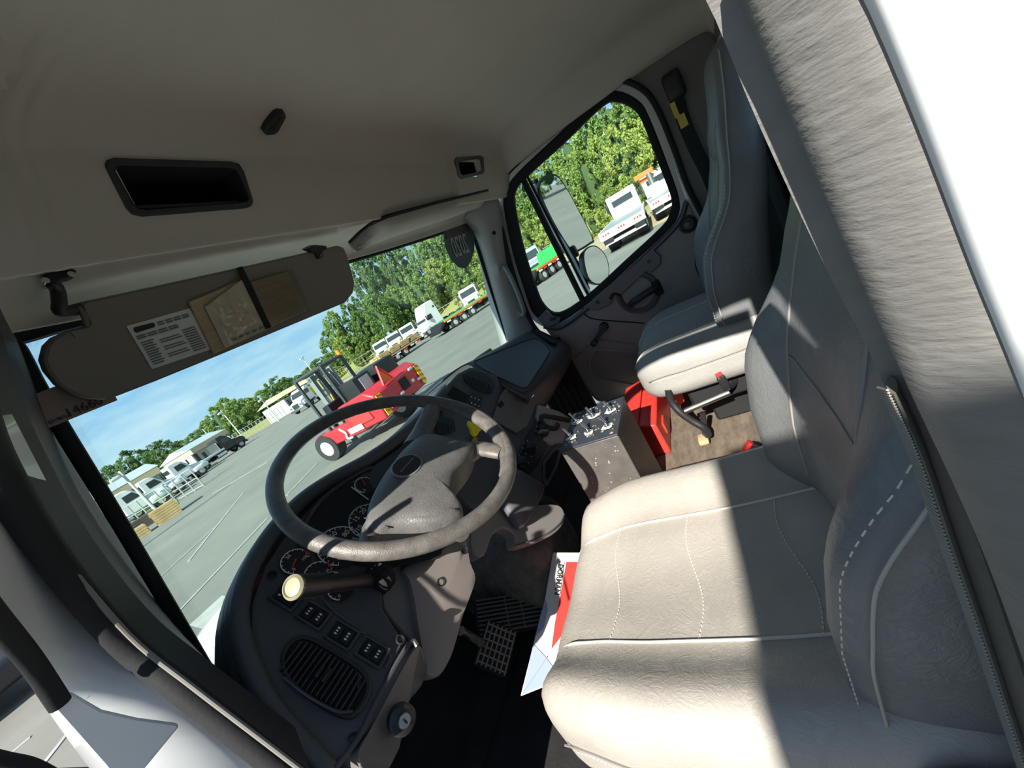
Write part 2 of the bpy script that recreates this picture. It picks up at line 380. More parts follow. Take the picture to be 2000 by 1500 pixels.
# ---- right A pillar trim
def rs(pts, n): 
    p = [np.asarray(q, float) for q in pts]; d = [0]
    for a, b in zip(p, p[1:]): d.append(d[-1]+np.linalg.norm(b-a))
    return [np.array([np.interp(s, d, [q[k] for q in p]) for k in range(3)]) for s in np.linspace(0, d[-1], n)]
g0 = rs(smooth_path([X(908, 424, 1.625), X(930, 436, 1.66), X(945, 470, 1.69), X(965, 560, 1.715), X(990, 655, 1.735), X(998, 690, 1.74)], 6), 20)
g1 = rs(smooth_path([X(948, 372, 1.74), X(972, 385, 1.77), X(980, 430, 1.79), X(998, 530, 1.80), X(1032, 620, 1.80), X(1060, 680, 1.80)], 6), 20)
rows = []
for a, b in zip(g0, g1):
    m1 = (a*2+b)/3+np.array([-.022, -.016, 0]); m2 = (a+2*b)/3+np.array([-.022, -.006, 0]); back = a+np.array([.03, .06, 0])
    rows.append([back, a+np.array([.006, .012, 0]), a, m1, m2, b, b+np.array([.05, .03, 0])])
ap = obj('trim_1', grid(rows), 'apil', kind='structure', solid=.004, auto=55)
gp = [X(977, 527, 1.765), X(984, 521, 1.735), X(994, 535, 1.725), X(1010, 570, 1.725), X(1021, 600, 1.73), X(1023, 612, 1.745), X(1014, 617, 1.77)]
obj('grab_handle', tube(smooth_path(gp, 6), .0105, 10), mat('grab_handle_grey', (.20, .21, .215), .45), ap)
for p in [(980, 527), (1012, 614)]:
    obj('handle_foot', cyl(X(*p, 1.762), (1, .5, 0), .013, .02, 14), 'apil', ap)
obj('screw_hole', cyl(X(965, 455, 1.705), (-1, -.7, 0), .0075, .012, 14), 'blackm', ap)
# ---- right side behind the door: pillar trim
q = [(1800, .04, .36), (0, 0, 0)]
yz = [(-.285, -.95), (-.285, .40), (.62, .40), (.62, .345), (.50, .36), (.25, .375), (.06, .385), (.0, .372), (-.035, .33), (-.055, .2), (-.06, .05), (-.06, -.15), (-.07, -.3), (-.075, -.95)]
wr_ = obj('wall_right', prism([(1.812, a, b) for a, b in yz], (.05, 0, 0)), mat('side_trim_grey', (.20, .195, .185), .7, .2, 700.), kind='structure', smooth=False)
# ---- rear wall with its window
yr = -.282
def quadbox(x0, x1, z0, z1, y=yr, t=.05): return box(((x0+x1)/2, y-t/2, (z0+z1)/2), (x1-x0, t, z1-z0))
wb = obj('wall_rear', join(quadbox(.16, 1.86, -.95, .0), quadbox(.16, 1.86, .25, .45), quadbox(.16, .36, .0, .25), quadbox(1.70, 1.86, .0, .25)), mat('rear_wall_trim', (.17, .17, .165), .75, .3, 400.), kind='structure', smooth=False)
w4 = obj('window_2', box((1.03, yr-.03, .125), (1.36, .005, .26)), 'glass', kind='structure')
fo = [(.35, yr, -.01), (1.71, yr, -.01), (1.71, yr, .26), (.35, yr, .26)]; fi = [(.375, yr, .012), (1.685, yr, .012), (1.685, yr, .235), (.375, yr, .235)]
obj('window_frame', ring(fo, fi, (0, .014, 0)), mat('pale_window_trim', (.50, .47, .42), .6), w4, bevel=.004)
# ---- floor
fl = obj('floor', join(box((.50, .45, -.975), (.80, 1.45, .05)), box((1.37, .45, -.975), (.98, 1.45, .05))), 'carpet', kind='structure', smooth=False)
obj('seat_riser', box((1.40, .08, -.87), (.86, .70, .16)), 'dust', fl, bevel=.01)
fw = [[(x, y, z) for x in np.linspace(.13, 1.82, 12)] for (y, z) in [(.82, -.95), (.90, -.93), (.97, -.80), (.99, -.6), (1.0, -.44)]]
obj('firewall', grid(fw), 'carpet', fl, solid=.01)
# ---- side kick panel right, with ribs
kp = obj('wall_kick', box((1.80, .88, -.70), (.02, .40, .60)), mat('kick_panel', (.035, .022, .022), .7), kind='structure', smooth=False)
for k in range(9):
    obj('rib', box((1.786, .70+k*.035, -.70), (.012, .012, .56)), mat('kick_panel', (.03, .02, .02)), kp, bevel=.003)
kl = obj('wall_left', box((.135, .88, -.72), (.02, .46, .46)), 'rubber', kind='structure', smooth=False)
# ---- sills
sl = obj('trim_2', rbox((.05, .50, .03), .02, 6, lambda p: (p[0]+1.80, p[1]+.20, p[2]-.835)), mat('sill_beige', (.55, .50, .43), .6), kind='structure')
sl2 = obj('trim_3', rbox((.06, .45, .04), .02, 6, lambda p: (p[0]+.12, p[1]+.22, p[2]-.955)), 'rubber', kind='structure')
# ================================================================== passenger door
XD = 1.805
D = struct('door_1', X(1250, 650, XD)*np.array([1, 1, 0])+np.array([0, 0, -.8]))
lo_i = [(1090, 612), (1062, 597), (1045, 560), (1020, 480), (1004, 400), (1006, 372), (1025, 348), (1100, 280), (1175, 208), (1205, 199), (1235, 212), (1255, 240), (1290, 330), (1311, 388), (1308, 415), (1293, 442), (1220, 510), (1143, 580)]
lo_o = [(1082, 634), (1043, 614), (1025, 570), (1000, 490), (984, 410), (986, 376), (1008, 340), (1090, 262), (1168, 187), (1207, 177), (1247, 196), (1268, 228), (1304, 320), (1326, 385), (1325, 420), (1303, 452), (1230, 520), (1150, 592)]
I3 = smooth_path([X(*p, XD+.012) for p in lo_i], 4, True); O3 = smooth_path([X(*p, XD+.012) for p in lo_o], 4, True)
obj('window_frame', ring(O3, I3, (.03, 0, 0)), 'rubber', D, bevel=.006, seg=3)
W3 = smooth_path([X(*p, XD+.03) for p in [(1082, 640), (1038, 622), (1017, 575), (990, 492), (974, 410), (976, 368), (1002, 328), (1084, 250), (1163, 177), (1212, 148), (1274, 166), (1304, 212), (1338, 308), (1346, 383), (1337, 424), (1310, 460), (1235, 528), (1154, 600)]], 4, True)
obj('door_edge', ring(W3, O3, (.03, 0, 0)), 'wcab', D)
# white door rear edge strip continuing down to the latch
e3 = [X(*p, XD+.028) for p in [(1283, 235), (1302, 285), (1330, 355), (1362, 425), (1400, 500), (1440, 575), (1475, 640)]]
obj('door_edge', tube(smooth_path(e3, 5), .011, 8), 'wcab', D)
# glass: vent pane and main pane
vent = [(1092, 616), (1058, 600), (1040, 560), (1016, 480), (999, 400), (1003, 365), (1020, 348), (1140, 585)]
main = [(1020, 345), (1100, 275), (1175, 200), (1207, 192), (1240, 207), (1260, 236), (1296, 328), (1317, 388), (1314, 419), (1298, 448), (1222, 516), (1143, 586)]
gl1 = obj('window_3', prism([X(*p, XD+.03) for p in vent], (.005, 0, 0)), 'glass', kind='structure', smooth=False)
gl2 = obj('window_4', prism([X(*p, XD+.030) for p in main], (.005, 0, 0)), 'glass', kind='structure', smooth=False)
obj('division_bar', tube([X(1019, 345, XD+.02), X(1140, 590, XD+.02)], .013, 10, flat=(1.4, (1, 0, 0))), 'rubber', D)
obj('division_rail', tube([X(1030, 345, XD+.035), X(1152, 582, XD+.035)], .006, 8), 'blackm', D)
# opening weatherstrip
ws = [X(*p, 1.79) for p in [(1064, 662), (1036, 625), (1004, 540), (980, 450), (968, 395), (972, 362), (1000, 328), (1082, 246), (1160, 172), (1190, 158), (1222, 158), (1262, 180), (1290, 225), (1320, 300), (1348, 375), (1400, 470), (1450, 555), (1500, 640)]]
obj('weatherstrip', tube(smooth_path(ws, 6), .0105, 10), 'rubber', D)
# inner panel
pan = [(1045, 616), (1060, 633), (1084, 636), (1108, 626), (1150, 594), (1230, 522), (1303, 454), (1327, 424), (1336, 392), (1348, 402), (1362, 440), (1400, 512), (1440, 582), (1500, 690), (1400, 760), (1240, 762), (1180, 786), (1163, 778), (1150, 760), (1112, 714), (1082, 664)]
obj('inner_panel', prism([X(*p, XD) for p in pan], (.05, 0, 0)), 'door', D, bevel=.010, seg=3)
# glossy belt trim along the window sill
bt = [X(*p, XD-.004) for p in [(1062, 638), (1085, 641), (1108, 632), (1150, 600), (1230, 528), (1303, 460), (1330, 426), (1340, 396)]]
obj('belt_trim', tube(smooth_path(bt, 6), .0105, 10, flat=(.7, (1, 0, 0))), mat('belt_trim', (.05, .065, .09), .25), D)
# upper bezel round the handle
bz = [(1146, 600), (1158, 584), (1276, 487), (1291, 500), (1291, 516), (1272, 534), (1262, 530), (1212, 578), (1200, 577), (1192, 596), (1168, 606), (1156, 606)]
o = obj('handle_bezel', prism([X(*p, XD-.012) for p in bz], (.02, 0, 0)), 'doord', D, bevel=.004)
for p in [(1167, 590), (1268, 511)]: obj('screw', cyl(X(*p, XD-.013), (-1, 0, 0), .008, .006, 14), 'black', o)
cupc = X(1246, 572, XD); 
cup = lathe([(.094, .002), (.090, -.008), (.080, -.010), (.066, .0), (.055, .010), (.0005, .012)], cupc, (1, 0, 0), 32)
o = obj('handle_cup', (cup[0], cup[1]), mat('handle_cup_grey', (.082, .082, .086), .45), D)
hv = [X(1231, 596, XD-.012), X(1240, 588, XD-.028), X(1262, 573, XD-.03), X(1281, 562, XD-.022), X(1287, 560, XD-.004)]
obj('lever', tube(smooth_path(hv, 6), [.010]*25, 10, flat=(1.5, (0, .3, 1))), 'black', o)
obj('lever_pivot', rbox((.012, .018, .034), .01, 5, lambda p: p+X(1284, 562, XD-.002)), 'blackm', o)
obj('panel_seam', tube(smooth_path([X(*p, XD-.001) for p in [(1137, 597), (1140, 610), (1156, 622), (1200, 627), (1258, 631)]], 5), .0032, 6), 'blackm', D)
# pull strap / arm rest lip
obj('pull_edge', tube(smooth_path([X(*p, XD-.012) for p in [(1192, 584), (1198, 574), (1212, 577)]], 4), .006, 8), 'blackm', D)
# window crank
c = obj('window_crank', lathe([(.021, 0), (.021, .016), (.017, .022), (.0005, .023)], X(1180, 637, XD), (-1, 0, 0), 20), 'black', D)
obj('crank_arm', tube([X(1180, 637, XD-.022), X(1171, 652, XD-.026), X(1162, 668, XD-.026)], [.016, .012, .012], 10, flat=(.45, (1, 0, 0))), 'black', c)
obj('crank_knob', lathe([(.012, 0), (.016, .012), (.015, .026), (.0005, .031)], X(1161, 668, XD-.024), (-1, 0, 0), 18), 'black', c)
# lower pocket
pk = smooth_path([X(*p, XD-.003) for p in [(1150, 712), (1158, 690), (1172, 682), (1260, 690), (1330, 700), (1320, 760), (1240, 752), (1185, 742), (1163, 735)]], 5, True)
o = obj('map_pocket', prism(pk, (.004, 0, 0)), mat('door_pocket', (.20, .175, .17), .6), D)
obj('pocket_rim', tube(pk, .006, 8, closed=True), 'door', o)
obj('trim_crease', tube(smooth_path([X(*p, XD-.001) for p in [(1122, 700), (1136, 688), (1155, 668), (1175, 664), (1240, 672)]], 5), .004, 6), mat('door_pocket', (.1, .085, .085)), D)
# vent switch plate at the front corner
o = obj('corner_plate', prism([X(*p, XD-.010) for p in [(1050, 622), (1066, 606), (1078, 618), (1096, 622), (1090, 632), (1072, 640), (1060, 636)]], (.02, 0, 0)), 'doord', D, bevel=.005)
obj('corner_latch', rbox((.006, .018, .007), .005, 4, lambda p: p+X(1080, 622, XD-.014)), 'black', o)
# lock knob
o = obj('lock_rosette', lathe([(.034, 0), (.034, .006), (.026, .008), (.022, .001), (.0005, .0)], X(1343, 438, XD), (-1, 0, 0), 24), 'black', D)
obj('lock_knob', lathe([(.010, 0), (.012, .012), (.008, .016), (.0005, .017)], X(1343, 438, XD), (-1, 0, 0), 16), 'doord', o)
# door pull loop
dp = [X(1404, 470, XD), X(1390, 476, XD-.03), X(1374, 490, XD-.045), X(1364, 508, XD-.05), X(1365, 524, XD-.05), X(1374, 542, XD-.045), X(1385, 560, XD-.02), X(1392, 570, XD)]
obj('pull_handle', tube(smooth_path(dp, 6), .012, 12), 'black', D)
obj('bottom_strip', tube(smooth_path([X(*p, XD-.006) for p in [(1112, 714), (1150, 762), (1166, 780), (1184, 786)]], 5), .005, 8), mat('polished_edge', (.35, .38, .42), .2, metal=.8), D)
# ================================================================== left A pillar
n = 26
P0 = rs(smooth_path([X(-10, 560, .27), X(20, 640, .262), X(35, 672, .255), X(136, 900, .238), X(240, 1072, .222), X(336, 1212, .205), X(440, 1336, .188), X(520, 1430, .18)], 6), n)
P1 = rs(smooth_path([X(-90, 640, .15), X(-40, 790, .135), X(12, 900, .128), X(120, 1080, .122), X(256, 1244, .118), X(380, 1344, .118), X(560, 1480, .122), X(640, 1545, .125)], 6), n)
rows = [[a+np.array([.0, .02, 0]), a, a*.72+b*.28+np.array([-.004, -.014, 0]), a*.5+b*.5+np.array([-.004, -.020, .0]), a*.25+b*.75+np.array([-.004, -.014, 0]), b, b+np.array([.03, .03, 0])] for a, b in zip(P0, P1)]
al = obj('trim_4', grid(rows), mat('pillar_trim_dark', (.035, .035, .038), .6, .2, 600.), kind='structure', solid=.004, auto=60)
obj('pillar_seam', tube([a*.5+b*.5+np.array([-.006, -.0215, 0]) for a, b in zip(P0, P1)], .002, 6), 'blackm', al)
sp = smooth_path([X(*p, .112) for p in [(-70, 770), (-8, 912), (108, 1096), (238, 1252), (364, 1354), (530, 1486), (610, 1550)]], 6)
obj('door_seal', tube(sp, .0135, 12), 'rubber', al)
obj('lit_seal_edge', tube(smooth_path([X(*p, .116) for p in [(-58, 760), (10, 897), (118, 1080), (254, 1243), (378, 1343), (556, 1479), (640, 1545)]], 6), .0028, 8), mat('lit_seal_edge', (.20, .19, .175), .5), al)  # pale tube paints the lit edge of the rubber seal
Q0 = rs(smooth_path([X(*p, .116) for p in [(-70, 830), (0, 945), (100, 1106), (220, 1254), (348, 1358), (500, 1486), (620, 1580)]], 6), n)
Q1 = rs(smooth_path([Y(-60, 1100, .556), Y(0, 1190, .602), Y(80, 1290, .677), Y(118, 1372, .722), Y(208, 1500, .726), Y(290, 1600, .708)], 6), n)
rows = [[a+np.array([.03, .02, 0]), a, a*.8+b*.2+np.array([0, -.004, 0]), a*.5+b*.5+np.array([0, -.006, 0]), a*.2+b*.8+np.array([0, -.004, 0]), b, b+np.array([-.002, .06, 0])] for a, b in zip(Q0, Q1)]
obj('painted_jamb', grid(rows), 'white', al, solid=.003, auto=60)
obj('cowl_bracket', prism([Y(*p, .675) for p in [(138, 1350), (200, 1386), (270, 1402), (345, 1412), (352, 1418), (285, 1500), (240, 1560), (205, 1502), (150, 1440), (100, 1384)]], (0, .006, 0)), 'white', al, bevel=.0025)
obj('hinge_strip', tube(smooth_path([Y(-80, 1120, .52), Y(-10, 1206, .565), Y(60, 1290, .63), Y(118, 1376, .665)], 6), .0085, 12, flat=(.6, (0, 1, 0))), 'rubber', al)
obj('door_check', tube(smooth_path([Y(*p, .6) for p in [(-60, 1478), (0, 1492), (60, 1506), (130, 1545)]], 6), .008, 10), 'rubber', al)
obj('cowl_side', prism([(.135, .78, -.95), (.135, 1.25, -.95), (.135, 1.25, -.46), (.135, .95, -.42), (.135, .78, -.42)], (.05, 0, 0)), 'white', al, bevel=.01)
# ================================================================== left B pillar, next to the camera
rowsB = [(-120, 1322, 1356, 1398, 1630), (0, 1388, 1425, 1460, 1696), (240, 1490, 1520, 1560, 1797), (532, 1624, 1656, 1682, 1908), (740, 1732, 1754, 1774, 1992), (1060, 1850, 1874, 1920, 2110), (1400, 1965, 1990, 2040, 2220), (1600, 2032, 2056, 2106, 2290)]
def colB(k, x, dx=0): return rs(smooth_path([X(r[k]+dx, r[0], x) for r in rowsB], 6), 40)
bl_, br_, tg, te = colB(1, .235), colB(2, .230), colB(3, .210), colB(4, .174)
rows = []
for a, b, c, d in zip(bl_, br_, tg, te):
    e1 = c*.80+d*.20+np.array([-.004, .0065, 0]); e2 = c*.5+d*.5+np.array([-.004, .008, 0]); e3 = c*.12+d*.88+np.array([0, .003, 0])
    rows.append([a+np.array([.02, -.04, 0]), a, (a+b)/2+np.array([0, .003, 0]), b, b*.6+c*.4+np.array([.006, -.006, 0]), c+np.array([.004, -.004, 0]), c, e1, e2, e3, d, d+np.array([0, -.01, 0])])
bpi = obj('trim_5', grid(rows), mat('pillar_pad_grey', (.165, .16, .15), .62, .55, 90., var=.12, vscale=40., stretch=(.7, .7, 2.6), bdist=.0022), kind='structure', solid=.002, auto=60)
bpo = [colB(4, .173, -2), colB(4, .168, 60), colB(4, .167, 170), colB(4, .166, 330), colB(4, .165, 520), colB(4, .164, 900)]
obj('painted_pillar', grid([list(r) for r in zip(*bpo)]), 'wcab', bpi, solid=.002, auto=60)
obj('screw_hole', cyl(X(1722, 132, .178), (-.5, .8, 0), .0019, .004, 12), 'blackm', bpi)
# outboard rear corner of the cab so that no light leaks behind the pillar
obj('corner_panel', prism([(.185, -.09, -.95), (.175, -.34, -.95), (.175, -.34, .40), (.185, -.09, .40)], (.04, 0, 0)), 'wcab', bpi, smooth=False)

# ================================================================== driver's door, swung open in front of the camera's left
DHX, DHY = .055, .90; DANG = math.radians(84)
def dd(t, z, o=0.):   # t metres from the hinge, o outwards
    return np.array([DHX-t*math.sin(DANG)-o*math.cos(DANG), DHY-t*math.cos(DANG)+o*math.sin(DANG), z])
DD = struct('door_2', dd(.4, -1.0))
lowp = [(0, -1.0), (.98, -1.0), (1.0, -.25), (.55, -.20), (.0, -.30)]
obj('lower_panel', prism([dd(*p) for p in lowp], dd(0, 0, .09)-dd(0, 0, 0)), 'wcab', DD, bevel=.012)
fo = [(.0, -.30), (.55, -.20), (1.0, -.25), (1.0, .25), (.93, .35), (.42, .33), (.30, .28)]; fi = [(.07, -.26), (.55, -.16), (.94, -.20), (.94, .23), (.90, .29), (.44, .27), (.34, .23)]
obj('window_surround', ring([dd(*p, .02) for p in fo], [dd(*p, .02) for p in fi], dd(0, 0, .05)-dd(0, 0, 0)), 'rubber', DD, bevel=.008)
obj('pane', prism([dd(*p, .045) for p in fi], dd(0, 0, .005)-dd(0, 0, 0)), 'glass', DD, smooth=False)
obj('division_bar', tube([dd(.42, -.18, .04), dd(.40, .27, .04)], .014, 8), 'rubber', DD)
obj('inner_handle', rbox((.05, .02, .02), .01, 4, lambda p: p+dd(.7, -.35, -.02)), 'black', DD)
# unseen slab added to cast the camera holder's shadow on seat and pillar
slab = obj('shadow_slab', box((-1.75, -6.0+.07, -.51), (.22, 12.0, 3.28)), mat('shadow_slab_grey', (.30, .29, .27), .9, .3, 8., var=.2, vscale=2.), kind='structure', bevel=.01)
obj('slab_cap', box((-1.75, -6.0+.07, 1.13), (.24, 12.0, .04)), mat('shadow_slab_grey', (.5, .5, .5)), slab, bevel=.006)
# ================================================================== dashboard
T = math.radians(38); PNn = np.array([0, -math.cos(T), math.sin(T)]); PP = np.array([0, .62, -.44])
def PD(px, py, h=0.): return PN(px, py, PNn, PP+PNn*h)      # on the driver's panel, h above it
EU = np.array([1., 0, 0]); EV = np.array([0, math.sin(T), math.cos(T)])   # across, up-slope
DA = thing('dashboard', 'dark grey moulded truck dashboard with light taupe lower sections', 'dashboard', (.97, .85, -.7))
pl = [(515, 1108), (560, 1040), (610, 985), (700, 930), (770, 880), (835, 815), (872, 775), (930, 840), (905, 905), (880, 960), (860, 1040), (770, 1072), (742, 1105), (748, 1190), (772, 1228), (790, 1252), (700, 1438), (690, 1462), (655, 1490), (600, 1455), (530, 1365), (487, 1260), (490, 1180)]
obj('driver_panel', prism([PD(*p) for p in pl], -PNn*.03), 'panel', DA, bevel=.003)
# rounded lip round the panel
lip = [(640, 1512), (585, 1452), (525, 1380), (487, 1300), (468, 1230), (470, 1170), (490, 1108), (535, 1035), (592, 975), (650, 935), (720, 896), (785, 850), (838, 800), (872, 760)]
L3 = smooth_path([PD(*p, .012) for p in lip], 6)
obj('panel_lip', tube(L3, .0145, 12), 'dash', DA)
# skin from the lip to the windscreen and the door side
outw = rs(L3, 60); rows = []
for i, p in enumerate(outw):
    k = i/59
    d1 = np.array([-.035*(1-k)**2-.004, .05+.03*k, .004-.03*(1-k)]); 
    d2 = np.array([-.075*(1-k)**2-.004, .12+.05*k, -.03-.09*(1-k)])
    rows.append([p+np.array([0, .0, .010])*1, p+d1*.55+np.array([0, 0, .008]), p+d1, p+d2, p+d2+np.array([0, -.03, -.14])])
obj('top_skin', grid(rows), mat('dash_skin', (.075, .083, .095), .42, .2, 800.), DA, solid=.003, auto=70)
obj('skin_seam', tube([r[1] for r in rows], .0018, 6), 'blackm', DA)
# lighter lower lip band under the panel (bottom edge strip)
b0 = [PD(*p, .004) for p in [(655, 1492), (690, 1462), (700, 1440), (790, 1254)]]
ls = [PD(700, 1468, -.006), PD(812, 1262, -.006), PD(836, 1290, -.03), PD(830, 1330, -.05), PD(790, 1400, -.055), PD(775, 1470, -.07), PD(740, 1530, -.07), PD(680, 1500, -.02)]
KB = smooth_path([X(700, 1480, .165), X(735, 1405, .215), X(812, 1262, .325), X(832, 1295, .33), X(826, 1335, .315), X(800, 1370, .285), X(792, 1420, .25), X(770, 1480, .2), X(735, 1530, .17)], 4, True)
obj('knee_bolster', prism(KB, (.01, .10, -.04)), mat('knee_bolster_taupe', (.16, .15, .145), .5, .2, 700.), DA, bevel=.012, seg=3)
obj('panel_edge', tube(smooth_path([PD(*p, .002) for p in [(655, 1500), (700, 1440), (745, 1350), (800, 1256), (815, 1262)]], 5), .0045, 8), mat('edge_grey', (.07, .072, .078), .35), DA)
kc = X(783, 1404, .235); kn = np.array([-.25, -.9, .25]); kn /= np.linalg.norm(kn)
ko = obj('ignition_switch', lathe([(.021, -.01), (.021, .003), (.017, .006), (.0005, .006)], kc-kn*-.006, kn, 24), 'black', DA)
kb_ = obj('ignition_barrel', lathe([(.0105, 0), (.0105, .004), (.009, .006), (.0005, .006)], kc+kn*.012, kn, 20), 'chrome', ko)
obj('key_slot', box(kc+kn*.0185, (.003, .003, .009)), 'blackm', ko)
# screws on the panel
for p in [(690, 1445), (782, 1250), (532, 1124)]:
    o = obj('panel_screw', lathe([(.0085, 0), (.0085, .002), (.006, .003), (.005, -.001), (.0005, -.001)], PD(*p), PNn, 16), 'black', DA)
# ridges of the switch field
for a in ([(560, 1150), (612, 1155), (655, 1195), (700, 1228), (748, 1262), (762, 1284), (752, 1305)], [(600, 1245), (640, 1262), (690, 1295), (702, 1318), (700, 1345)]):
    obj('panel_ridge', tube(smooth_path([PD(*p, .001) for p in a], 6), .0032, 8), 'panel', DA)
# rocker switches
sw = [(560, 1166, 'one'), (613, 1202, 'two'), (668, 1240, 'two'), (727, 1274, 'two')]
for k, (px, py, kd) in enumerate(sw):
    c = PD(px, py, .002); Rm = np.array([EU, EV, PNn]).T
    t = obj('rocker_switch', xf(ring([(-.017, -.0245, 0), (.017, -.0245, 0), (.017, .0245, 0), (-.017, .0245, 0)], [(-.0125, -.020, 0), (.0125, -.020, 0), (.0125, .020, 0), (-.0125, .020, 0)], (0, 0, .005)), c, Rm), mat('switch_rim', (.045, .046, .048), .3), DA, bevel=.0015)
    for s in ((-1, 1) if kd == 'two' else (1,)):
        r = obj('rocker', xf(rbox((.0115, .0085 if kd == 'two' else .018, .006), .003, 5, lambda p: (p[0], p[1]+(s*.0095 if kd == 'two' else 0), p[2]-.002*abs(p[1])/.01)), c, Rm), 'blackm', t)
        for j in range(3 if kd == 'two' else 1):
            obj('marking', xf(box(((-.005+j*.0045), (s*.0095 if kd == 'two' else .010), .0062), (.0022, .0045-.001*(j % 2), .0006)), c, Rm), 'printw', r)
# driver's vent
vc = PD(630, 1322, .003); Rm = np.array([EU, EV, PNn]).T
vl = [(-.022, -.072), (.006, -.076), (.024, -.066), (.033, -.044), (.034, .03), (.030, .062), (.016, .074), (-.006, .070), (-.024, .045), (-.031, 0), (-.031, -.045)]
vo = smooth_path([(a, b, 0) for a, b in vl], 4, True); vi = [np.array([p[0]*.84, p[1]*.90, 0]) for p in vo]
vt = obj('air_vent', xf(ring(vo, vi, (0, 0, .008)), vc, Rm), 'black', DA, bevel=.002)
obj('vent_well', xf(prism([p+np.array([0, 0, -.002]) for p in vi], (0, 0, -.002)), vc, Rm), 'blackm', vt, smooth=False)
for k in range(15):
    b = -.058+k*.0082; wd = .026*math.sqrt(max(.15, 1-(b/.075)**4))
    obj('louvre', xf(box((0.0, b, .003), (wd*2, .0026, .012)), vc, Rm), mat('louvre', (.03, .031, .034), .35), vt, bevel=.0008)
arcs = smooth_path([(-.027, .045, .010), (-.031, 0, .014), (-.028, -.045, .012), (-.018, -.066, .010)], 6)
obj('vent_rib', xf(tube(arcs, .0026, 8), vc, Rm), mat('switch_rim', (.05, .05, .05), .3), vt)
for k in (-1, 1):
    obj('vent_tab', xf(rbox((.010, .003, .005), .002, 4, lambda p: (p[0], p[1]+k*.006, p[2]+.012)), vc, Rm), 'black', vt)
# ---- instrument cluster: recessed lens, gauges
GB = [(560, 1095), (575, 1075), (612, 1010), (680, 950), (735, 930), (752, 960), (745, 1010), (750, 1080), (735, 1150), (690, 1160), (640, 1160), (575, 1130)]
clu = obj('cluster_face', prism([PD(*p, .001) for p in [(590, 1040), (622, 990), (672, 950), (735, 925), (800, 930), (880, 1000), (860, 1090), (760, 1110), (700, 1105), (640, 1090), (600, 1070)]], PNn*.002), 'blackm', DA)
obj('cluster_rim', tube(smooth_path([PD(*p, .004) for p in [(600, 1075), (585, 1050), (620, 985), (672, 942), (712, 918), (735, 915), (770, 925)]], 6), .005, 8), mat('edge_grey', (.07, .07, .08), .35), DA)
obj('cluster_line', tube([PD(686, 951, .005), PD(720, 976, .005)], .0014, 6), 'printw', clu)
def gauge(px, py, r, nums, needle, a0=215, a1=-35, red=True, tick=12):
    c = PD(px, py, .0035); u, v = EU, EV
    g = obj('gauge', lathe([(r*1.12, 0), (r*1.12, .001), (r*.98, .0012), (.0005, .0012)], c, PNn, 36), mat('gauge_face', (.012, .013, .014), .5), DA)
    c2 = c+PNn*.002
    arc = [c2+r*(math.cos(math.radians(t_))*u+math.sin(math.radians(t_))*v) for t_ in np.linspace(a0, a1, 30)]
    obj('gauge_arc', tube(arc, .0010, 5), 'printw', g)
    if red: obj('gauge_red', tube(arc[-6:], .0016, 5), 'red', g)
    V = []
    for k in range(tick):
        t_ = math.radians(a0+(a1-a0)*k/(tick-1)); d = math.cos(t_)*u+math.sin(t_)*v
        V.append(tube([c2+d*r*.86, c2+d*r*1.0], .0008, 4))
    obj('ticks', join(*V), 'printw', g)
    for k, s in enumerate(nums):
        t_ = math.radians(a0+(a1-a0)*k/(len(nums)-1)); d = math.cos(t_)*u+math.sin(t_)*v
        text('numeral', s, r*.36, c2+d*r*.66, u, v, 'printw', g)
    t_ = math.radians(needle); d = math.cos(t_)*u+math.sin(t_)*v
    obj('needle', tube([c2-d*r*.15+PNn*.002, c2+d*r*.72+PNn*.002], [.0016, .0006], 5), 'red', g)
gauge(577, 1097, .023, ['0', '50', '100'], 200); gauge(622, 1122, .023, ['C', '', 'H'], 190)
gauge(664, 1066, .040, ['0', '20', '40', '60', '80', '85'], 222, red=False, tick=18); gauge(722, 1018, .040, ['5', '10', '15', '20', '25', '30'], 222, tick=16)
gauge(712, 948, .021, ['E', '', 'F'], 60)
gauge(664, 1150, .020, ['0', '', '150'], 150)
obj('warning_panel', prism([PD(*p, .004) for p in [(768, 868), (790, 842), (800, 848), (778, 876)]], PNn*.002), 'blackm', DA)
text('warning_marks', '- - -', .016, PD(784, 858, .0065), EU, EV, 'printw', DA)
# ================================================================== centre stack (turned a little towards the driver)
CA = math.radians(10); CN = np.array([-math.sin(CA)*.90, -math.cos(CA)*.90, .36]); CN /= np.linalg.norm(CN); CP = np.array([.97, .69, -.38])
def PC(px, py, h=0.): return PN(px, py, CN, CP+CN*h)
CU = np.array([math.cos(CA), -math.sin(CA), 0]); CV = np.cross(CN, CU); CV = CV if CV[2] > 0 else -CV
CS = thing('centre_stack', 'dark centre stack with heater controls, vent and radio slot', 'control panel', PC(1000, 850)*np.array([1, 1, 0])+np.array([0, 0, -.75]))
cs = [(872, 752), (895, 728), (920, 715), (965, 730), (1042, 772), (1050, 790), (1100, 830), (1115, 870), (1085, 905), (1065, 955), (1040, 990), (985, 985), (930, 1000), (880, 960), (850, 860)]
obj('body', prism([PC(*p) for p in cs], -CN*.12), 'dash', CS, bevel=.008)
def plate(nm, pts, h, th, m, par, bev=.002): return obj(nm, prism([PC(*p, h) for p in pts], CN*th), m, par, bevel=bev)
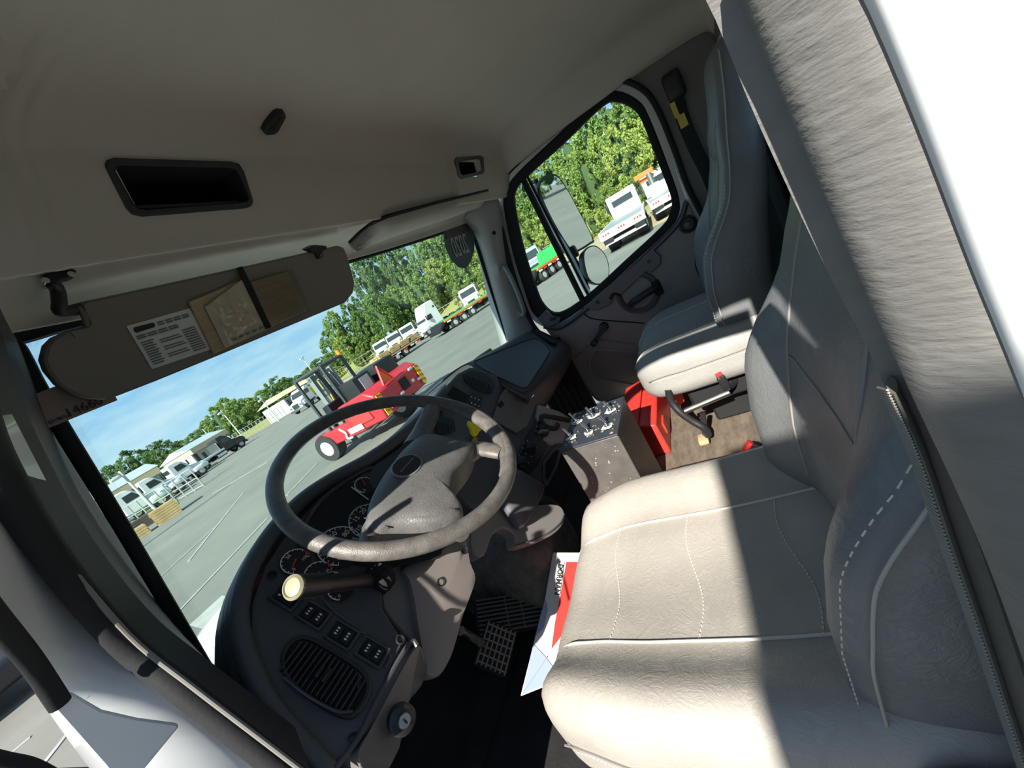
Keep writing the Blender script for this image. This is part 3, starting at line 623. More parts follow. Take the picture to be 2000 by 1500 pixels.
# upper vent
vp = plate('upper_vent', [(905, 732), (915, 724), (945, 730), (962, 744), (965, 758), (955, 770), (930, 762), (908, 746)], .001, .006, 'black', CS)
for k in range(8): 
    a = PC(911+k*6.2, 731+k*2.7, .008); b = PC(917+k*6.0, 752+k*2.2, .008)
    obj('louvre', tube([a, b], .0016, 5), mat('louvre', (.03, .03, .03)), vp)
rd = plate('radio_slot', [(872, 772), (884, 754), (918, 775), (908, 795)], .001, .003, 'blackm', CS)
bt_ = plate('button_block', [(912, 778), (920, 766), (944, 776), (938, 796), (925, 800)], .001, .004, mat('switch_rim', (.04, .04, .04)), CS)
for k in range(6): obj('marking', xf(box((0, 0, 0), (.004, .004, .001)), PC(921+(k % 3)*7, 775+(k % 3)*3+(k//3)*12, .0055), np.array([CU, CV, CN]).T), 'printw', bt_)
# tray door in light taupe / dark halves
td = plate('storage_door', [(975, 775), (992, 752), (1043, 775), (1046, 790), (1028, 835), (1008, 848), (960, 820)], .002, .010, mat('tray_door', (.17, .155, .145), .5, .2, 700.), CS, .004)
obj('finger_notch', xf(rbox((.013, .008, .004), .003, 4), PC(978, 790, .012), np.array([CU, CV, CN]).T), 'blackm', td)
obj('hinge_pin', cyl(PC(1040, 776, .012), CU, .006, .018, 10), 'chrome', td)
# second vent and yellow park brake knob
v2 = plate('lower_vent', [(848, 828), (862, 815), (885, 822), (890, 850), (872, 862), (852, 850)], .010, .008, 'black', CS)
for k in range(6): obj('louvre', tube([PC(853+k*5.6, 824+k*1.2, .019), PC(857+k*5.4, 850+k*1.4, .019)], .0016, 5), mat('louvre', (.03, .03, .03)), v2)
kn_c = PC(918, 852, .0)
yk = thing('parking_brake_knob', 'bright yellow parking brake knob seen through the steering wheel spokes', 'knob', kn_c)
obj('stem', cyl(PC(921, 850, .030), CN, .006, .06, 12), 'chrome', yk)
tri = [PC(925, 838, .055)+.021*(1+.25*math.cos(3*(a-math.pi/2)))*(math.cos(a)*CU+math.sin(a)*CV) for a in np.linspace(0, 2*math.pi, 36, endpoint=False)]
obj('knob_head', prism(tri, CN*.014), 'yellow', yk, bevel=.004, seg=3)
obj('collar', lathe([(.026, 0), (.024, .012), (.012, .016), (.0005, .016)], PC(915, 862, .002), CN, 24), mat('yellow_plate', (.45, .36, .03), .5), yk)
# heater control panel
hp = plate('heater_panel', [(1002, 918), (1016, 880), (1040, 832), (1052, 822), (1076, 832), (1070, 858), (1052, 905), (1030, 928), (1018, 930)], .004, .005, mat('heater_face', (.018, .022, .034), .4), CS)
for (px, py, lit) in [(1060, 843, 1), (1035, 876, 0), (1018, 905, 0)]:
    kk = obj('dial', lathe([(.021, 0), (.019, .010), (.016, .012), (.0005, .012)], PC(px, py, .009), CN, 28), 'black', hp)
    obj('dial_grip', xf(rbox((.0045, .018, .010), .003, 5), PC(px, py, .020), np.array([CU*.6+CV*.8, CV*.6-CU*.8, CN]).T), mat('dial_grip', (.20, .19, .185), .4) if lit else 'black', kk)  # upper dial's grip coloured paler as if sunlit
    for j in range(7):
        a = math.radians(220-j*43); obj('marking', xf(box((0, 0, 0), (.003, .003, .0006)), PC(px, py, .0095)+.027*(math.cos(a)*CU+math.sin(a)*CV), np.array([CU, CV, CN]).T), 'printw', kk)
# taupe side of the stack with a scooped handle, and the dark cubby under it
sd_ = obj('side_console', prism([PC(*p, .012) for p in [(1050, 788), (1095, 803), (1122, 820), (1120, 845), (1104, 864), (1078, 868), (1060, 860), (1066, 835), (1048, 815)]], -CN*.05), mat('console_taupe', (.40, .355, .32), .55, .2, 700.), CS, bevel=.008)
arc = smooth_path([PC(*p, .016) for p in [(1117, 822), (1098, 818), (1075, 814), (1060, 812), (1058, 822), (1070, 834), (1086, 836), (1090, 828)]], 6)
obj('console_grip', tube(arc, .0085, 10, flat=(.6, tuple(CN))), 'black', CS)
cb = obj('cubby_frame', ring([PC(*p, .004) for p in [(1058, 905), (1074, 882), (1090, 868), (1095, 880), (1088, 915), (1068, 950), (1060, 940)]], [PC(*p, .004) for p in [(1064, 906), (1078, 887), (1087, 878), (1090, 884), (1083, 912), (1068, 940), (1064, 934)]], CN*.006), 'dash', CS, bevel=.002)
obj('cubby_well', prism([PC(*p, .0045) for p in [(1062, 906), (1076, 885), (1089, 874), (1092, 884), (1085, 914), (1068, 944), (1062, 936)]], CN*.001), 'blackm', cb, smooth=False)
# lower scoop-shaped shroud in front of the stack
sc = smooth_path([PC(*p, .0) for p in [(985, 962), (1020, 972), (1042, 985), (1090, 985), (1104, 1005), (1096, 1030), (1065, 1052), (1010, 1068), (1005, 1045), (985, 1032), (962, 1045), (946, 1085), (925, 1082), (918, 1050), (935, 1000)]], 3, True)
sco = obj('lower_shroud', prism(sc, -CN*.05), mat('shroud_grey', (.22, .205, .20), .5, .2, 700.), CS, bevel=.012, seg=3)
obj('shroud_bowl', rbox((.075, .03, .06), .03, 8, lambda p: PC(1012, 968, .012)+CU*p[0]*(1-.2*p[2]/.06)+CN*p[1]+CV*p[2]), 'dash', sco)
obj('shroud_seam', tube(smooth_path([PC(*p, .003) for p in [(1006, 1066), (1060, 1048), (1092, 1024), (1102, 1004)]], 6), .0025, 6), mat('edge_grey', (.07, .07, .08)), sco)
# ================================================================== right half of the dashboard
def rsec(t):   # t 0 at the stack .. 1 at the door
    def lp(a, b): return np.array([(1-t)*a[0]+t*b[0], (1-t)*a[1]+t*b[1], (1-t)*a[2]+t*b[2]])
    A = [(1.05, .99, -.235), (1.19, .83, -.212), (1.16, .76, -.255), (1.105, .655, -.345), (1.10, .632, -.375), (1.12, .636, -.41), (1.17, .70, -.52), (1.22, .80, -.60)]
    B = [(1.83, .90, -.31), (1.80, .785, -.315), (1.79, .735, -.345), (1.755, .665, -.415), (1.755, .645, -.445), (1.76, .65, -.48), (1.78, .70, -.55), (1.80, .80, -.62)]
    return [lp(a, b) for a, b in zip(A, B)]
rows = [smooth_path(rsec(t), 5) for t in np.linspace(0, 1, 18)]
rowe = [[p+np.array([.02, .03, -.01]) for p in rows[-1]], [p+np.array([.03, .10, -.06]) for p in rows[-1]]]
obj('passenger_dash', grid(rows+rowe), 'dash', DA, solid=.004, auto=60)
# grey pad let into it
PA = np.array(rsec(.15)[2]); n1 = np.cross(np.array(rsec(.9)[3])-np.array(rsec(.1)[3]), np.array(rsec(.5)[1])-np.array(rsec(.5)[3])); n1 /= np.linalg.norm(n1); n1 = n1 if n1[2] > 0 else -n1
PM = np.mean([np.array(rsec(s)[k]) for s in (.1, .9) for k in (2, 3)], 0)
padq = smooth_path([PN(*p, n1, PM+n1*.013) for p in [(928, 708), (940, 700), (1030, 665), (1052, 664), (1072, 682), (1070, 694), (1036, 748), (1026, 757), (1010, 754), (945, 722)]], 4, True)
o = obj('top_pad', prism(padq, -n1*.016), 'pad', DA, bevel=.004, seg=3)
obj('pad_groove', tube(padq, .0022, 6, closed=True), 'blackm', o)
vs = [PN(*p, n1, PM+n1*.016) for p in [(1037, 644), (1045, 641), (1062, 648), (1083, 660), (1090, 667), (1086, 671), (1072, 666), (1050, 653)]]
o = obj('side_defroster', prism(vs, -n1*.006), 'blackm', DA, bevel=.002)
for k in range(7): 
    a = PN(1046+k*5.6, 645+k*3.2, n1, PM+n1*.017); b = PN(1050+k*5.4, 651+k*2.8, n1, PM+n1*.017); obj('louvre', tube([a, b], .0018, 5), 'dash', o)
# dark red-brown knee side below (same moulding, seen edge on)
# ================================================================== steering column and wheel
WC = np.array([.5223, .6046, -.2027]); WT = math.radians(54.3); WN = np.array([0, -math.cos(WT), math.sin(WT)]); WU = np.array([0, math.sin(WT), math.cos(WT)]); WX = np.array([1., 0, 0])
def wp(x, y, h=0.): return WC+WX*x+WU*y+WN*h
SW = thing('steering_wheel', 'worn grey plastic steering wheel with a padded hub', 'steering wheel', WC-WN*.06)
R0 = .2145
# dark grip section on the rim is a separate sleeve of finer plastic
def rimpts(a0, a1, n): return [wp(R0*math.cos(math.radians(a)), R0*math.sin(math.radians(a))) for a in np.linspace(a0, a1, n)]
obj('rim', tube(rimpts(0, 360, 97)[:-1], .0142, 16, closed=True), 'wheel', SW)
# hub pad: outline in wheel coordinates by tracing it on the wheel's plane
def PW(px, py, h=0.): return PN(px, py, WN, WC+WN*h)
def wc2(px, py, h=0.): 
    q = PW(px, py, h)-WC; return q.dot(WX), q.dot(WU)
hub = [(712, 1010), (722, 975), (750, 925), (790, 875), (830, 848), (870, 852), (905, 862), (928, 868), (930, 880), (915, 905), (895, 930), (890, 975), (896, 985), (905, 995), (890, 1010), (850, 1030), (770, 1032), (735, 1040), (712, 1035)]
h2 = smooth_path([np.array([*wc2(px, py, -.005), 0.]) for px, py in hub], 3, True)
ctr = np.mean(h2, 0)
def rg(s, h): return [wp(*(ctr+(q-ctr)*s)[:2], h) for q in h2]
obj('hub_pad', loft([rg(.90, -.055), rg(.98, -.035), rg(1.0, -.018), rg(.97, -.004), rg(.90, .006), rg(.70, .013), rg(.40, .016), rg(.02, .017)]), 'hubm', SW, auto=70)
# lit lower lip of the pad
lp_ = smooth_path([PW(*p, -.008) for p in [(765, 1010), (790, 992), (830, 988), (880, 995), (905, 1004), (880, 1022), (830, 1030), (785, 1026)]], 4, True)
lc = np.mean(lp_, 0)
obj('thumb_ledge', loft([[q-WN*.02 for q in lp_], lp_, [lc+(q-lc)*.93+WN*.010 for q in lp_], [lc+(q-lc)*.70+WN*.015 for q in lp_], [lc+(q-lc)*.03+WN*.016 for q in lp_]]), 'hubm', SW, auto=70)
# horn badge oval
bc = wc2(795, 912, .014); bo = [wp(bc[0]+.030*math.cos(a), bc[1]+.024*math.sin(a), .0165) for a in np.linspace(0, 2*math.pi, 40, endpoint=False)]
bd = obj('badge', prism(bo, WN*.002), 'black', SW)
obj('badge_rim', tube(bo, .0022, 8, closed=True), mat('badge_ring', (.24, .24, .24), .3), bd)
M['badge_l'] = mat('badge_letters', (.30, .30, .30), .3)
for k, l in enumerate((.004, .003, .0035, .003, .004, .003, .0035)):
    obj('badge_mark', xf(box((0, 0, 0), (.0028, l, .0006)), wp(bc[0]-.018+k*.006, bc[1], .0188), np.array([WX, WU, WN]).T), 'badge_l', bd, smooth=False)
# spokes: two upper right ones and the lower left ones
def spoke(nm, pts, wds, hs):
    P = smooth_path([PW(px, py, h) for (px, py), h in zip(pts, hs)], 6); n_ = len(P); wd = np.interp(np.linspace(0, 1, n_), np.linspace(0, 1, len(wds)), wds)
    return obj(nm, tube(P, list(wd), 14, flat=(.62, tuple(WN))), 'wheel', SW)
spoke('spoke', [(845, 796), (838, 815), (826, 842), (815, 872)], [.019, .0205, .022, .030], [-.002, -.005, -.012, -.016])
spoke('spoke', [(980, 884), (962, 880), (938, 877), (915, 884)], [.019, .0205, .021, .028], [-.002, -.005, -.012, -.016])
fa = [math.degrees(math.atan2(wc2(px, py)[1], wc2(px, py)[0])) for px, py in ((800, 788), (992, 930))]
obj('rim_flare', tube([wp((R0-.004)*math.cos(math.radians(t_)), (R0-.004)*math.sin(math.radians(t_)), -.001) for t_ in np.linspace(fa[0], fa[1], 30)], [.0136+.0046*math.sin(math.pi*k/29) for k in range(30)], 16, flat=(.82, tuple(WN))), 'wheel', SW)
spoke('spoke', [(905, 1048), (880, 1035), (860, 1018), (845, 1000)], [.012, .014, .016, .02], [-.002, -.016, -.022, -.022])
spoke('spoke', [(700, 1085), (716, 1060), (728, 1035), (745, 1010)], [.012, .014, .018, .022], [-.004, -.012, -.018, -.020])
obj('hub_cone', lathe([(.045, -.09), (.05, -.05), (.055, -.02), (.0005, -.02)], wp(-.02, -.01), WN, 28), 'black', SW)
# cream rubbed screw mark on the hub
obj('hub_seam', tube(smooth_path([PW(*p, -.001) for p in [(711, 1012), (722, 1012), (737, 1018), (760, 1032)]], 5), .0015, 6), 'black', SW)
SCn = thing('steering_column', 'taupe plastic steering column cover below the wheel', 'steering column', (.5, .75, -.72))
def sect(c, hw, hh, ex=WX, ey=None, n_=24, pw=4.):
    ey = WN if ey is None else ey; out = []
    for a in np.linspace(0, 2*math.pi, n_, endpoint=False):
        ca, sa = math.cos(a), math.sin(a); k = (abs(ca)**pw+abs(sa)**pw)**(-1/pw); out.append(np.asarray(c)+ex*hw*k*ca+ey*hh*k*sa)
    return out
YV = np.array([0, -.95, .31])
obj('upper_shroud', loft([sect((.505, .700, -.305), .085, .050), sect((.505, .705, -.335), .088, .055), sect((.505, .72, -.40), .088, .06), sect((.505, .74, -.43), .086, .06)]), mat('column_dark', (.06, .062, .068), .5, .2, 700.), SCn, auto=50)
cm = mat('column_taupe', (.25, .215, .20), .5, .2, 700.)
cs_ = [([(752, 1098), (800, 1088), (870, 1058), (905, 1042)], .0), ([(770, 1150), (815, 1155), (890, 1130), (918, 1100)], .0)]
colp = [(788, 1106), (850, 1078), (904, 1046), (914, 1060), (920, 1095), (931, 1128), (918, 1170), (905, 1205), (893, 1250), (880, 1290), (860, 1322), (838, 1320), (826, 1290), (815, 1230), (806, 1170), (796, 1130)]
CNn = np.array([-.12, -.93, .34]); CNn /= np.linalg.norm(CNn); CPp = np.array([.50, .655, -.42])
c3 = smooth_path([PN(*p, CNn, CPp) for p in colp], 3, True); cc = np.mean(c3, 0)
obj('lower_shroud', loft([[q-CNn*.10 for q in c3], [q-CNn*.02 for q in c3], [cc+(q-cc)*.985-CNn*.006 for q in c3], [cc+(q-cc)*.95+CNn*.001 for q in c3], [cc+(q-cc)*.6+CNn*.004 for q in c3], [cc+(q-cc)*.02+CNn*.005 for q in c3]]), cm, SCn, auto=60)
sdp = [(730, 1085), (790, 1105), (800, 1140), (812, 1200), (825, 1285), (812, 1262), (790, 1240), (766, 1215), (748, 1190), (742, 1150), (738, 1115)]
s3 = [PN(*p, CNn, CPp+CNn*-.012) for p in sdp]
obj('side_shroud', prism(s3, -CNn*.08), mat('column_side', (.15, .15, .155), .45, .2, 700.), SCn, bevel=.004)
for p in [(861, 1137), (906, 1075)]:
    obj('screw', lathe([(.0085, .0), (.0085, .002), (.005, .0), (.0005, 0)], PN(*p, CNn, CPp+CNn*.004), CNn, 16), 'black', SCn)
# indicator stalk with a rubber boot
st = obj('boot', lathe([(.026, -.015), (.030, -.008), (.026, -.002), (.029, .004), (.024, .010), (.026, .014), (.020, .018), (.0005, .018)], PN(740, 1130, CNn, CPp+CNn*.012), (-1, -.15, .05), 20), 'rubber', SCn)
s0 = PN(728, 1132, CNn, CPp+CNn*.012); s1 = s0+np.array([-.135, -.045, .012])
q1 = Y(572, 1147, .60)
stl = thing('indicator_stalk', 'black multifunction stalk with a cream end button left of the wheel', 'stalk', q1)
obj('stalk_arm', tube(smooth_path([s0, s0*.6+q1*.4, q1*.75+s0*.25], 6), [.013]*13, 14), 'black', stl)
obj('stalk_grip', tube([q1*.72+s0*.28, q1*.70+s0*.30, q1*.06+s0*.94*0+s0*.0+q1*.94], [.012, .0165, .0165], 18), 'black', stl)
ax = (q1-s0)/np.linalg.norm(q1-s0)
obj('end_button', lathe([(.0165, -.004), (.0165, .0), (.013, .003), (.0115, .001), (.0005, .002)], q1, ax, 24), mat('cream_button', (.26, .24, .15), .5), stl)
for k in range(7):
    a = k*math.pi/9-.9; bpos = q1*.60+s0*.40
    u_ = np.cross(ax, [0, 0, 1.]); u_ /= np.linalg.norm(u_); v_ = np.cross(u_, ax)
    d = u_*math.sin(a)+v_*math.cos(a); d = d if d[2] > -2 else -d
    obj('marking', xf(box((0, 0, 0), (.010, .0016, .0006)), bpos+d*.0168, np.array([ax, np.cross(d, ax), d]).T), mat('cream_print', (.7, .62, .45), .6), stl)
# ================================================================== pedals
def pedal(nm, label, c, w_, h_, nrm, up, grid_=True):
    nrm = np.asarray(nrm, float); nrm /= np.linalg.norm(nrm); R = frame3(np.cross(up, nrm), up)
    t = thing(nm, label, 'pedal', c)
    obj('pad', xf(rbox((w_/2, h_/2, .009), .008, 6), c, R), 'rubber', t)
    V = []
    if grid_:
        for k in range(6): V.append(box(((k-2.5)*w_*.155, 0, .0105), (.0035, h_*.9, .005)))
        for k in range(7): V.append(box((0, (k-3)*h_*.14, .0105), (w_*.9, .0035, .005)))
    else:
        for k in range(9): V.append(box(((k-4)*w_*.105, 0, .0105), (.004, h_*.94, .006)))
        for k in range(2): V.append(box((0, (k-.5)*h_*.2, .009), (w_*.9, .004, .003)))
    v = join(*V); obj('tread', xf(v, c, R), mat('tread', (.22, .20, .165), .55) if grid_ else mat('tread_dark', (.12, .12, .12), .5), t)
    return t
pc = X(968, 1266, .53)
p1 = pedal('brake_pedal', 'square black brake pedal with a worn grid tread', pc, .105, .085, (-.25, -.75, .62), (-.1, .62, .72))
obj('arm', tube(smooth_path([X(900, 1232, .47), X(925, 1247, .50), X(948, 1262, .525)], 5), .010, 10), 'chrome', p1)
ac = X(1004, 1197, .66)
p2 = pedal('accelerator_pedal', 'long ribbed black accelerator pedal beside the brake', ac, .10, .22, (-.15, -.70, .70), (.45, -.55, -.45), False)
# black carpet hump over the tunnel
obj('tunnel_cover', rbox((.17, .20, .14), .09, 8, lambda p: (p[0]+.86, p[1]+.84, p[2]-.80)), mat('tunnel_mat', (.15, .14, .12), .9, .8, 90., var=.5, vscale=30.), fl)
# ================================================================== sun visors
VN = np.array([0, .90, .433]); VP = np.array([0, .712, .250])
def PV(px, py, h=0.): return PN(px, py, VN, VP-VN*h)       # h towards the seats
VS = thing('sun_visor', 'long brown sun visor with papers strapped to it, folded down', 'sun visor', PV(400, 640))
vo_ = [(170, 640), (174, 632), (158, 596), (166, 590), (300, 561), (480, 521), (640, 485), (662, 480), (672, 484), (679, 500), (693, 552), (690, 572), (676, 590), (600, 622), (420, 697), (300, 746), (228, 774), (205, 781), (178, 780), (145, 771), (115, 753), (93, 726), (85, 704), (92, 676), (108, 660), (140, 646)]
obj('visor_board', prism([PV(*p, .004) for p in vo_], VN*.016), 'vis', VS, bevel=.006, seg=3)
edge = [PV(*p, .0035) for p in vo_]; cE = np.mean(edge, 0)
obj('edge_seam', tube([cE+(q-cE)*.985 for q in edge], .0009, 5, closed=True), mat('visor_seam', (.18, .155, .13), .7), VS)
br = obj('pivot_bracket', prism([Y(*p, .678) for p in [(78, 549), (90, 541), (140, 533), (146, 537), (138, 548), (112, 556), (108, 566), (96, 566)]], (0, -.012, 0)), 'black', VS, bevel=.003)
obj('screw', cyl(Y(139, 537, .664), (0, -1, 0), .004, .005, 10), 'chrome', br); obj('screw', cyl(Y(88, 549, .664), (0, -1, 0), .004, .005, 10), 'chrome', br)
obj('pivot_arm', tube(smooth_path([Y(98, 550, .672), PV(112, 566, .014), PV(116, 590, .016), PV(116, 606, .012), PV(130, 609, .006), PV(158, 602, -.004)], 6), .0075, 12), 'black', VS)
obj('pivot_sleeve', prism([PV(*p, .008) for p in [(150, 600), (160, 597), (175, 618), (176, 640), (168, 640), (160, 618)]], VN*.006), mat('visor_seam', (.18, .155, .13)), VS, bevel=.002)
obj('care_tag', prism([PV(*p, .006) for p in [(138, 648), (158, 643), (166, 652), (148, 659)]], VN*.001), 'vis', VS)
cp = obj('visor_clip', prism([PV(*p, .012) for p in [(600, 486), (616, 478), (638, 480), (640, 486), (630, 492), (634, 502), (624, 506), (618, 494)]], VN*.02), 'black', VS, bevel=.002)
obj('clip_screw', cyl(PV(627, 499, .014), -VN, .004, .004, 12), 'chrome', cp)
# things pushed behind the strap
LB = thing('visor_label', 'white printed specification sticker on the brown sun visor', 'label', PV(330, 660, .006))
obj('sheet', prism([PV(*p, .0055) for p in [(247, 637), (371, 602), (416, 681), (297, 721)]], VN*.0008), 'paper', LB)
def lab(u, v, h=.0066):   # u 0..1 along, v 0..1 down
    a = np.array([247, 637.]); b = np.array([371, 602.]); c = np.array([416, 681.]); d = np.array([297, 721.])
    q = (a*(1-u)+b*u)*(1-v)+(d*(1-u)+c*u)*v; return PV(*q, h)
lu = lab(.6, .3)-lab(.1, .3); lv = lab(.3, .1)-lab(.3, .6)
def bars(rows_, m, nm):
    V = [tube([lab(u0, v), lab(u1, v)], .0011*th, 4) for (u0, u1, v, th) in rows_]
    return obj(nm, join(*V), m, LB, smooth=False)
obj('logo_plate', prism([lab(*p) for p in [(.06, .14), (.09, .07), (.38, .08), (.40, .12), (.38, .18), (.08, .19)]], -VN*.0004), 'ink', LB)
rr = []
for v in (.11, .16): rr += [(.44+.13*k, .54+.13*k, v, 1) for k in range(4)]
for v in (.27, .32): rr += [(.05+.17*k, .19+.17*k, v, 1) for k in range(4)]
for k, v in enumerate(np.arange(.42, .92, .055)): rr += [(.06, .26-.03*(k % 2), v, .9)] + ([(.34, .62+.03*(k % 3), v, .8)] if k % 3 else []) + [(.72, .92, v, .9)]
bars(rr, 'inkg', 'print')
CW = thing('cardboard_packet', 'cardboard and crumpled clear plastic packet tucked behind the visor strap', 'packet', PV(445, 620, .01))
obj('board', prism([PV(*p, .010) for p in [(369, 590), (470, 548), (523, 643), (418, 691)]], VN*.004), 'card', CW, bevel=.001)
# crumpled film
rng = np.random.RandomState(3); rows = []
for v in np.linspace(0, 1, 16):
    row = []
    for u in np.linspace(0, 1, 16):
        a = np.array([400, 600.]); b = np.array([474, 545.]); c = np.array([522, 640.]); d = np.array([440, 680.])
        q = (a*(1-u)+b*u)*(1-v)+(d*(1-u)+c*u)*v; row.append(PV(*q, .0125+.0045*rng.rand()*(1-abs(2*u-1)**4)))
    rows.append(row)
obj('film', grid(rows), mat('crumpled_film', (.60, .52, .38), .18, spec=.9), CW, auto=25)
M['pinkink'] = mat('pinkish_print', (.55, .36, .30), .7)
obj('film_print', join(*[tube([PV(455+k*13, 664-k*5.5, .017), PV(462+k*13, 661-k*5.5, .017)], .0018, 5) for k in range(5)]), 'inkg', CW)
C2 = thing('cardboard_card', 'plain brown cardboard card in a clear sleeve under the visor strap', 'card', PV(545, 590, .01))
obj('board', prism([PV(*p, .010) for p in [(490, 551), (563, 530), (600, 606), (528, 639)]], VN*.004), 'card', C2, bevel=.001)
obj('sleeve', prism([PV(*p, .0135) for p in [(486, 549), (572, 525), (606, 608), (526, 642)]], VN*.0008), 'clear', C2)
obj('strap', prism([PV(*p, .015) for p in [(463, 523), (474, 520), (531, 639), (520, 643)]], VN*.003), 'blackm', VS, bevel=.0008)
V2 = thing('passenger_visor', 'pale sun visor folded flat against the header above the passenger', 'sun visor', (1.2, .63, .24))
tp = [HL(*p) for p in [(683, 475), (712, 446), (748, 425), (850, 397), (952, 372)]]
bo_ = [Y(688, 482, .705), Y(720, 472, .71), Y(760, 458, .71), Y(850, 430, .70), Y(925, 404, .665)]
tp = rs(tp, 20); bo_ = rs(bo_, 20)
obj('visor_board', grid([[a, a*.7+b*.3+np.array([0, 0, -.014]), a*.3+b*.7+np.array([0, 0, -.016]), b+np.array([0, -.012, -.004])] for a, b in zip(tp, bo_)]), mat('pale_visor', (.40, .38, .33), .7, .3, 500.), V2, solid=.012)
obj('edge_shadow', tube(tp, .0055, 8), 'blackm', V2)  # black tube painted in as the shadow line along the visor
obj('clip', rbox((.018, .006, .005), .004, 4, lambda p: p+Y(737, 462, .69)), 'apil', V2)
# ================================================================== stickers on the windshield
def WS(px, py, off=.006):
    y = .8
    for _ in range(40):
        p = Y(px, py, y); v = (p[2]+.32)/.574; y = .905-.177*v+.085*(1-((p[0]-.97)/.80)**2)-off
    return Y(px, py, y)
sh = [(867, 450), (877, 446), (888, 442), (900, 439), (909, 432), (916, 437), (923, 447), (926, 465), (926, 487), (920, 510), (909, 525), (895, 522), (880, 507), (871, 487), (867, 467)]
sh3 = [WS(*p) for p in sh]; sc_ = np.mean(sh3, 0)
SH = thing('shield_sticker', 'dark highway-shield sticker showing the year reversed on the windshield', 'sticker', sc_)
nn = np.cross(sh3[0]-sc_, sh3[6]-sc_); nn /= np.linalg.norm(nn); nn = -nn if nn[1] > 0 else nn
obj('backing', prism(sh3, nn*.0012), mat('sticker_teal', (.06, .11, .12), .5), SH, smooth=False)
obj('top_band', prism([WS(*p, .0085) for p in [(869, 455), (878, 449), (890, 446), (902, 443), (909, 437), (915, 442), (920, 451), (871, 468)]], nn*.0006), mat('sticker_brown', (.085, .06, .055), .6), SH, smooth=False)
obj('white_line', tube([WS(871, 469, .0088), WS(921, 452, .0088)], .0010, 5), mat('sticker_line', (.25, .32, .30), .6), SH)
M['stk'] = mat('sticker_digits', (.42, .48, .46), .6)
ex = WS(918, 472, .01)-WS(880, 487, .01); ey = WS(896, 465, .01)-WS(903, 500, .01)
text('year', '2020', .115, WS(899, 481, .0098), -ex, ey, 'stk', SH, depth=.0003, bold=.001, xscale=.50)
NP = thing('paper_note', 'brownish paper note with handwritten number taped inside the windshield', 'paper', WS(140, 795))
obj('sheet', prism([WS(*p) for p in [(30, 785), (120, 750), (222, 768), (229, 782), (96, 836)]], (0, -.001, 0)), mat('backlit_paper', (.30, .22, .20), .8), NP, smooth=False)  # sheet darkened in its colour as if lit from behind
ex = WS(180, 795, .01)-WS(110, 822, .01); ey = WS(140, 780, .01)-WS(150, 815, .01)
text('number', '14660', .017, WS(165, 795, .0085), ex, ey, 'ink', NP, xscale=1.1)
text('scribble', 'To-wur', .010, WS(112, 818, .0085), ex, ey, 'ink', NP, xscale=1.1)
